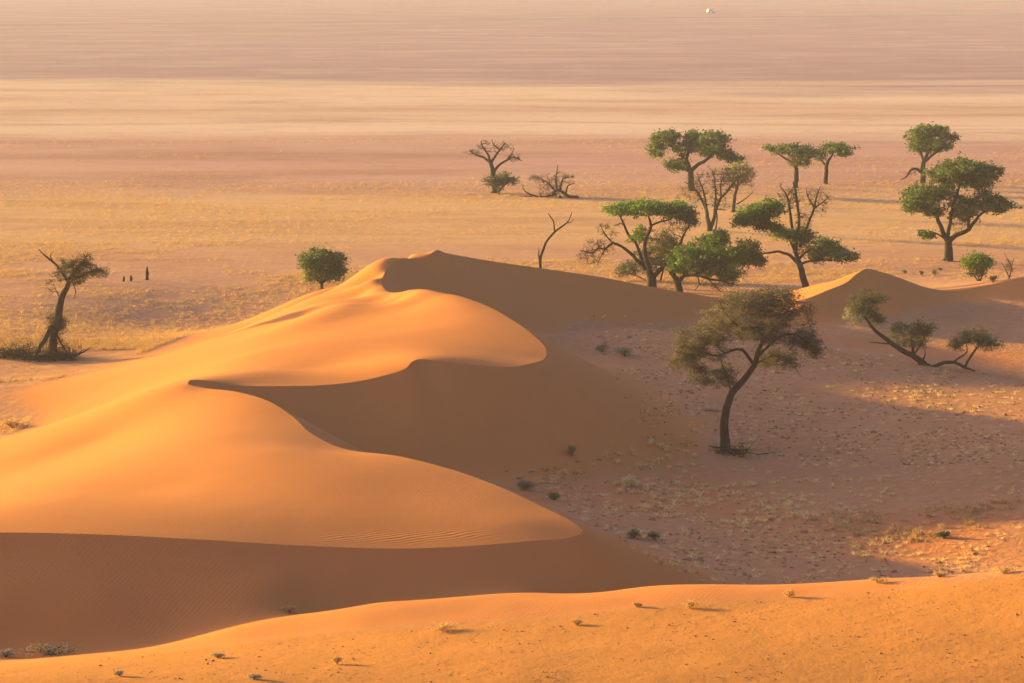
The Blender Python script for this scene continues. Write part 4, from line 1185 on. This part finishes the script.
def scatter_px(poly_px, n, rr, jit=None):
    pl = np.array(poly_px, float); lo, hi = pl.min(0), pl.max(0); out = []
    while len(out) < n:
        q = rr.uniform(lo, hi, (n * 2, 2))
        q = q[in_poly(q[:, 0], q[:, 1], pl)]
        w = fbm(q[:, 0] * .035, q[:, 1] * .08, 21, 3)
        q = q[w > rr.uniform(.28, .64, len(w))]
        out += q.tolist()
    return out[:n]


def tufts(name, cat, n, poly_px, mat, label, group, seed, sc=(.55, 1.35)):
    rr = np.random.default_rng(seed); k = 0
    for (px, py) in scatter_px(poly_px, n, rr):
        h = fast_hit(px, py)
        if h is None or h[1] > 215 or (h[1] < 108): continue
        o = bpy.data.objects.new(name, TM[mat][rr.integers(len(TM[mat]))]); COL.objects.link(o)
        o.location = h; s = rr.uniform(*sc); o.scale = (s * rr.uniform(.9, 1.3), s * rr.uniform(.9, 1.3), s * rr.uniform(.6, 1)); o.rotation_euler[2] = rr.uniform(0, 6.28)
        tag(o, label, cat, group); k += 1


tufts('grass_tuft', 'grass tuft', 200, [(590, 455), (650, 440), (720, 462), (790, 480), (880, 478), (900, 500), (840, 520), (760, 530), (660, 520), (600, 490)], 'straw',
      'pale dry grass tuft on the reddish sand below the leaning brownish acacia', 'pale grass tufts on the reddish sand', 51)
tufts('grass_tuft', 'grass tuft', 90, [(800, 516), (900, 510), (1023, 500), (1023, 530), (940, 545), (850, 535)], 'gold',
      'golden dry grass tuft in the strip on the right below the dark basin floor', 'golden grass tufts at the right', 53)
rr = np.random.default_rng(61)
sp = []
for pl, n in (([(560, 300), (640, 318), (1023, 375), (1023, 470), (850, 470), (740, 455), (640, 430), (600, 350)], 700), ([(500, 470), (620, 455), (860, 530), (1023, 520), (1023, 585), (760, 588), (690, 582), (600, 530)], 800), ([(740, 470), (1023, 440), (1023, 500), (760, 470)], 120)):
    for (px, py) in scatter_px(pl, n, rr):
        h = fast_hit(px, py)
        if h is not None and 112 < h[1] < 215: sp.append(h)
sp4 = [h for h in (fast_hit(px, py) for px, py in scatter_px([(600, 462), (720, 466), (860, 486), (900, 505), (840, 525), (700, 528), (600, 500)], 230, rr)) if h is not None and 112 < h[1] < 215]
sp5 = [h for h in (fast_hit(px, py) for px, py in scatter_px([(790, 518), (900, 508), (1023, 498), (1023, 522), (930, 540), (830, 532)], 260, rr)) if h is not None and 112 < h[1] < 215]
SMALL = [blade_tris(_r, 18, .15, .17, .013) for _ in range(6)]
merge_tufts('dry_grass', sp, SMALL, M['straw'], 'sparse small dry grass over the shaded basin floor', scale=(.6, 1.5))
merge_tufts('straw_grass', sp4, SMALL, M['straw'], 'pale straw grass thickening on the reddish sand below the leaning acacia', scale=(.7, 1.6), seed=6)
merge_tufts('golden_grass', sp5, SMALL, M['gold'], 'golden grass strip across the lower right of the basin', scale=(.8, 1.7), seed=7)


# stones and sand clods: gravel nobody could count
def gravel(name, spots, size, mat, label, seed):
    rr = np.random.default_rng(seed); V, F = [], []; n = 0
    bmx = bmesh.new(); bmesh.ops.create_icosphere(bmx, subdivisions=1, radius=1); iv = np.array([v.co[:] for v in bmx.verts]); fi = [tuple(v.index for v in f.verts) for f in bmx.faces]; bmx.free()
    for (x, y, z) in spots:
        s = rr.uniform(*size) * (1 if rr.uniform() < .9 else 1.8)
        q = iv * (1 + rr.normal(0, .16, (len(iv), 1))) * np.array([rr.uniform(.8, 1.5), rr.uniform(.8, 1.5), rr.uniform(.45, .85)]) * s + [x, y, z + s * .2]
        V.append(q); F += [tuple(i + n for i in t_) for t_ in fi]; n += len(iv)
    o = mesh_obj(name, np.concatenate(V), F, mat, None, False); o['kind'] = 'stuff'; o['label'] = label


sp2 = []
for pl, n in (([(560, 310), (640, 320), (1023, 378), (1023, 470), (740, 458), (640, 440), (600, 350)], 1600), ([(500, 470), (620, 455), (860, 530), (1023, 540), (1023, 585), (760, 588), (690, 582), (600, 530)], 800)):
    for (px, py) in scatter_px(pl, n, rr):
        h = fast_hit(px, py)
        if h is not None and 112 < h[1] < 215: sp2.append(h)
gravel('gravel', sp2, (.03, .085), M['soil_clod'], 'dark gravel and clods strewn over the basin floor', 63)
sp3 = []
for (px, py) in scatter_px([(0, 664), (200, 650), (512, 622), (640, 608), (1023, 578), (1023, 682), (0, 682)], 1000, rr):
    h = fast_hit(px, py)
    if h is not None and h[1] < 108: sp3.append(h)
gravel('pebbles', sp3, (.010, .030), M['clod'], 'dark pebbles and clods on the near orange sand', 65)

# yellow grass of the open plain
def plain_spots(n, D0, D1, lo, rr, margin=.21):
    out = []
    while len(out) < n:
        y = rr.uniform(D0, D1, n * 2); x = rr.uniform(-1, 1, n * 2) * y * margin
        keep = fbm(x * .035, y * .05, 31, 4) + .25 * (fbm(x * .25, y * .3, 33, 2) - .5) > rr.uniform(lo, lo + .14, len(x))
        x, y = x[keep], y[keep]
        ok = (~shaded_side(x, y)) & (height(x, y) < .14) & ~((x < -26) & (y > 186) & (y < 193.5))
        out += np.stack([x, y], 1)[ok].tolist()
    return [(x, y, 0.0) for x, y in out[:n]]


pr = np.random.default_rng(71); spots = []
for n, a, b, lo in ((19000, 262, 345, .32), (15000, 193, 245, .32), (11000, 236, 270, .37), (4000, 158, 200, .38), (7000, 335, 430, .47)):
    spots += plain_spots(n, a, b, lo, pr)
zz = height(np.array([q[0] for q in spots]), np.array([q[1] for q in spots]))
merge_tufts('yellow_grass', [(q[0], q[1], z) for q, z in zip(spots, zz)], WISP, M['gold'], 'yellow dry grass scattered over the open plain', scale=(.5, 1.25), seed=73)


# ---- shrubs that can be told apart
def bush(name, label, cat, px, py, wpx, hpx, leaf, n=260, seed=1, stems=9, size=.06, group=None, dry=False):
    rr = np.random.default_rng(seed); h = fast_hit(px, py); s = h[1] / F_PX; w, H = wpx * s / 2, hpx * s
    root = thing(name, label, cat, tuple(h), group); B = Buf(); tips = []
    for k in range(stems):
        th = rr.uniform(0, 6.28); L = rr.uniform(.35, 1); e = np.array([math.cos(th) * w * L, math.sin(th) * w * L * .8, H * (1.05 - .55 * L * L) * rr.uniform(.8, 1.05)])
        c, r = curve([(0, 0, -.06), e * [.35, .35, .55], e], [.018, .012, .006], .12, .01, rr); B.tube(c, r, 3, False)
        tips += [c[len(c) // 2:], c[-2:]]
    mesh_obj('stems', B.verts(), B.f, M['dead'], root)
    n = int(n * 1.7)
    tp = np.concatenate(tips); idx = rr.integers(0, len(tp), n)
    c = tp[idx] + rr.normal(0, 1, (n, 3)) * [w * .22, w * .22, H * .16]; c[:, 2] = np.maximum(c[:, 2], .02)
    v = leaf_faces(c, size, rr, .22 if dry else .4)
    fast_mesh('foliage', v, 4, M[leaf], np.repeat(rr.uniform(0, 1, n), 4), root)


bush('grey_shrub', 'small grey-green shrub on the slope above the basin, left of its pair', 'shrub', 602, 352, 13, 8, 'grey', 260, 1)
bush('grey_shrub', 'wider grey-green shrub on the slope above the basin, right of its pair', 'shrub', 625, 356, 24, 8, 'grey', 420, 2, 14)
bush('grey_shrub', 'grey-green shrub in the bare shade halfway between lit dune tip and leaning acacia', 'shrub', 572, 456, 12, 10, 'grey', 260, 3)
bush('grey_shrub', 'larger dull green shrub just outside the lit edge of the near dune lobe', 'shrub', 525, 490, 18, 9, 'grey', 360, 4)
bush('grey_shrub', 'smaller dull green shrub just outside the near dune lobe, right of the larger', 'shrub', 555, 500, 14, 8, 'grey', 260, 5)
bush('pale_shrub', 'pale straw-coloured round tussock largest on the reddish shaded sand', 'shrub', 628, 486, 19, 9, 'straw', 420, 6, 16, .07, None, True)
bush('green_shrub', 'small dull green shrub low in the basin, left of two', 'shrub', 634, 538, 12, 9, 'grey', 240, 7)
bush('green_shrub', 'small dull green shrub low in the basin, right of two', 'shrub', 655, 540, 15, 8, 'grey', 240, 8)
bush('green_shrub', 'olive shrub among the golden tufts at the lower right', 'shrub', 944, 538, 14, 7, 'dull', 220, 9)
for i, (px, py, w, h) in enumerate([(905, 274, 9, 5), (921, 275, 7, 4.5), (935, 275, 11, 7), (940, 270, 7, 3)]):
    bush('green_herb', ['lowest leafy green herb below the broad dark tree, leftmost of four', 'tiny green herb second from the left below the broad dark tree', 'tallest green herb of four below the broad dark tree', 'small green herb behind the tallest one below the broad tree'][i], 'herb', px, py, w * .8, h * .8, 'green', 80, 20 + i, 6, .07)
bush('green_herb', 'small pale herb between the umbrella tree and the dead sapling', 'herb', 993, 283, 9, 7, 'dull', 140, 27, 6, .08)

# dry clumps on the near lit slope
CL = [(790, 597, 14, 7, 'dry clump farthest right of the middle on the near slope brow'), (689, 608, 18, 7, 'wide low dry clump right of centre on the near slope'), (879, 583, 22, 5, 'long low dry clump on the right brow of the near slope'),
      (940, 577, 14, 5, 'small round dry clump on the brow, left of the last one'), (1004, 573, 22, 6, 'dry clump at the far right end of the near slope brow'), (577, 625, 15, 5, 'small dry clump below centre on the near slope'),
      (637, 607, 10, 4, 'tiny dry clump on the near slope just left of the wide one'), (337, 664, 12, 8, 'round dry tuft near the bottom edge, left of centre'), (218, 658, 16, 5, 'flat dark dry clump on the lower left of the near slope'),
      (290, 612, 17, 6, 'pale dry tuft on the orange brow of the near slope, left'), (440, 631, 38, 7, 'long twiggy dry clump across the middle of the near slope'), (255, 679, 14, 5, 'dark dry clump at the bottom edge, right of the left corner'),
      (120, 676, 12, 5, 'small dark dry clump at the lower left corner')]
for i, (px, py, w, h, lb) in enumerate(CL):
    bush('dry_clump', lb, 'dry plant', px, py, w, h, 'gold' if i not in (8, 11, 12) else 'hanging', 170 + int(w * 5), 40 + i, 10, .045, 'dry clumps on the near slope', True)
bush('dry_clump', 'heap of dry grass and sticks at the foot of the near slope, far left', 'dry plant', 50, 655, 60, 9, 'hanging', 420, 60, 40, .05, None, True)
bush('dry_clump', 'dry clump at the left edge beside the larger heap', 'dry plant', 6, 657, 16, 7, 'hanging', 160, 61, 12, .06, None, True)
bush('dry_clump', 'dry grass clump on the pinkish ground at the left foot of the big dune', 'dry plant', 12, 428, 22, 8, 'gold', 340, 62, 14, .08, None, True)

# the pale log in the basin
h = fast_hit(712, 411); s = h[1] / F_PX
lg_ = thing('fallen_log', 'short pale grey log lying on the shaded sand left of the leaning acacia', 'log', tuple(h)); lg_.rotation_euler[2] = -.25
B = Buf(); c, r = curve([(-8 * s, 0, .05), (-2 * s, .05, .12), (4 * s, -.03, .10), (8.5 * s, .02, .02)], [.07, .13, .12, .05], .15, .02, np.random.default_rng(3)); B.tube(c, r, 8); mesh_obj('trunk', B.verts(), B.f, M['stone'], lg_)
B = Buf(); c, r = curve([(1 * s, 0, .12), (3 * s, .3, .3), (3.5 * s, .5, .36)], [.05, .035, .012], .1); B.tube(c, r, 5); mesh_obj('branch', B.verts(), B.f, M['stone'], lg_)

# dark track far out
tv, tf = [], []
xs = np.linspace(-420, 420, 60)
for i, x in enumerate(xs):
    yc = np.interp(x, [-420, -230, 0, 280, 420], [1120, 1160, 1290, 1420, 1440]) + 6 * math.sin(x * .02); wd_ = 9 + 3 * math.sin(x * .05)
    tv += [(x, yc - wd_, .03), (x, yc + wd_, .03)]
    if i: tf.append((2 * i - 2, 2 * i, 2 * i + 1, 2 * i - 1))
M['track'] = plain_mat('track_soil', (.22, .15, .13), (.32, .21, .18), .05)
tr_ = mesh_obj('track', tv, tf, M['track'], None, False); tr_['kind'] = 'structure'; tr_['label'] = 'thin dark track crossing the far plain'
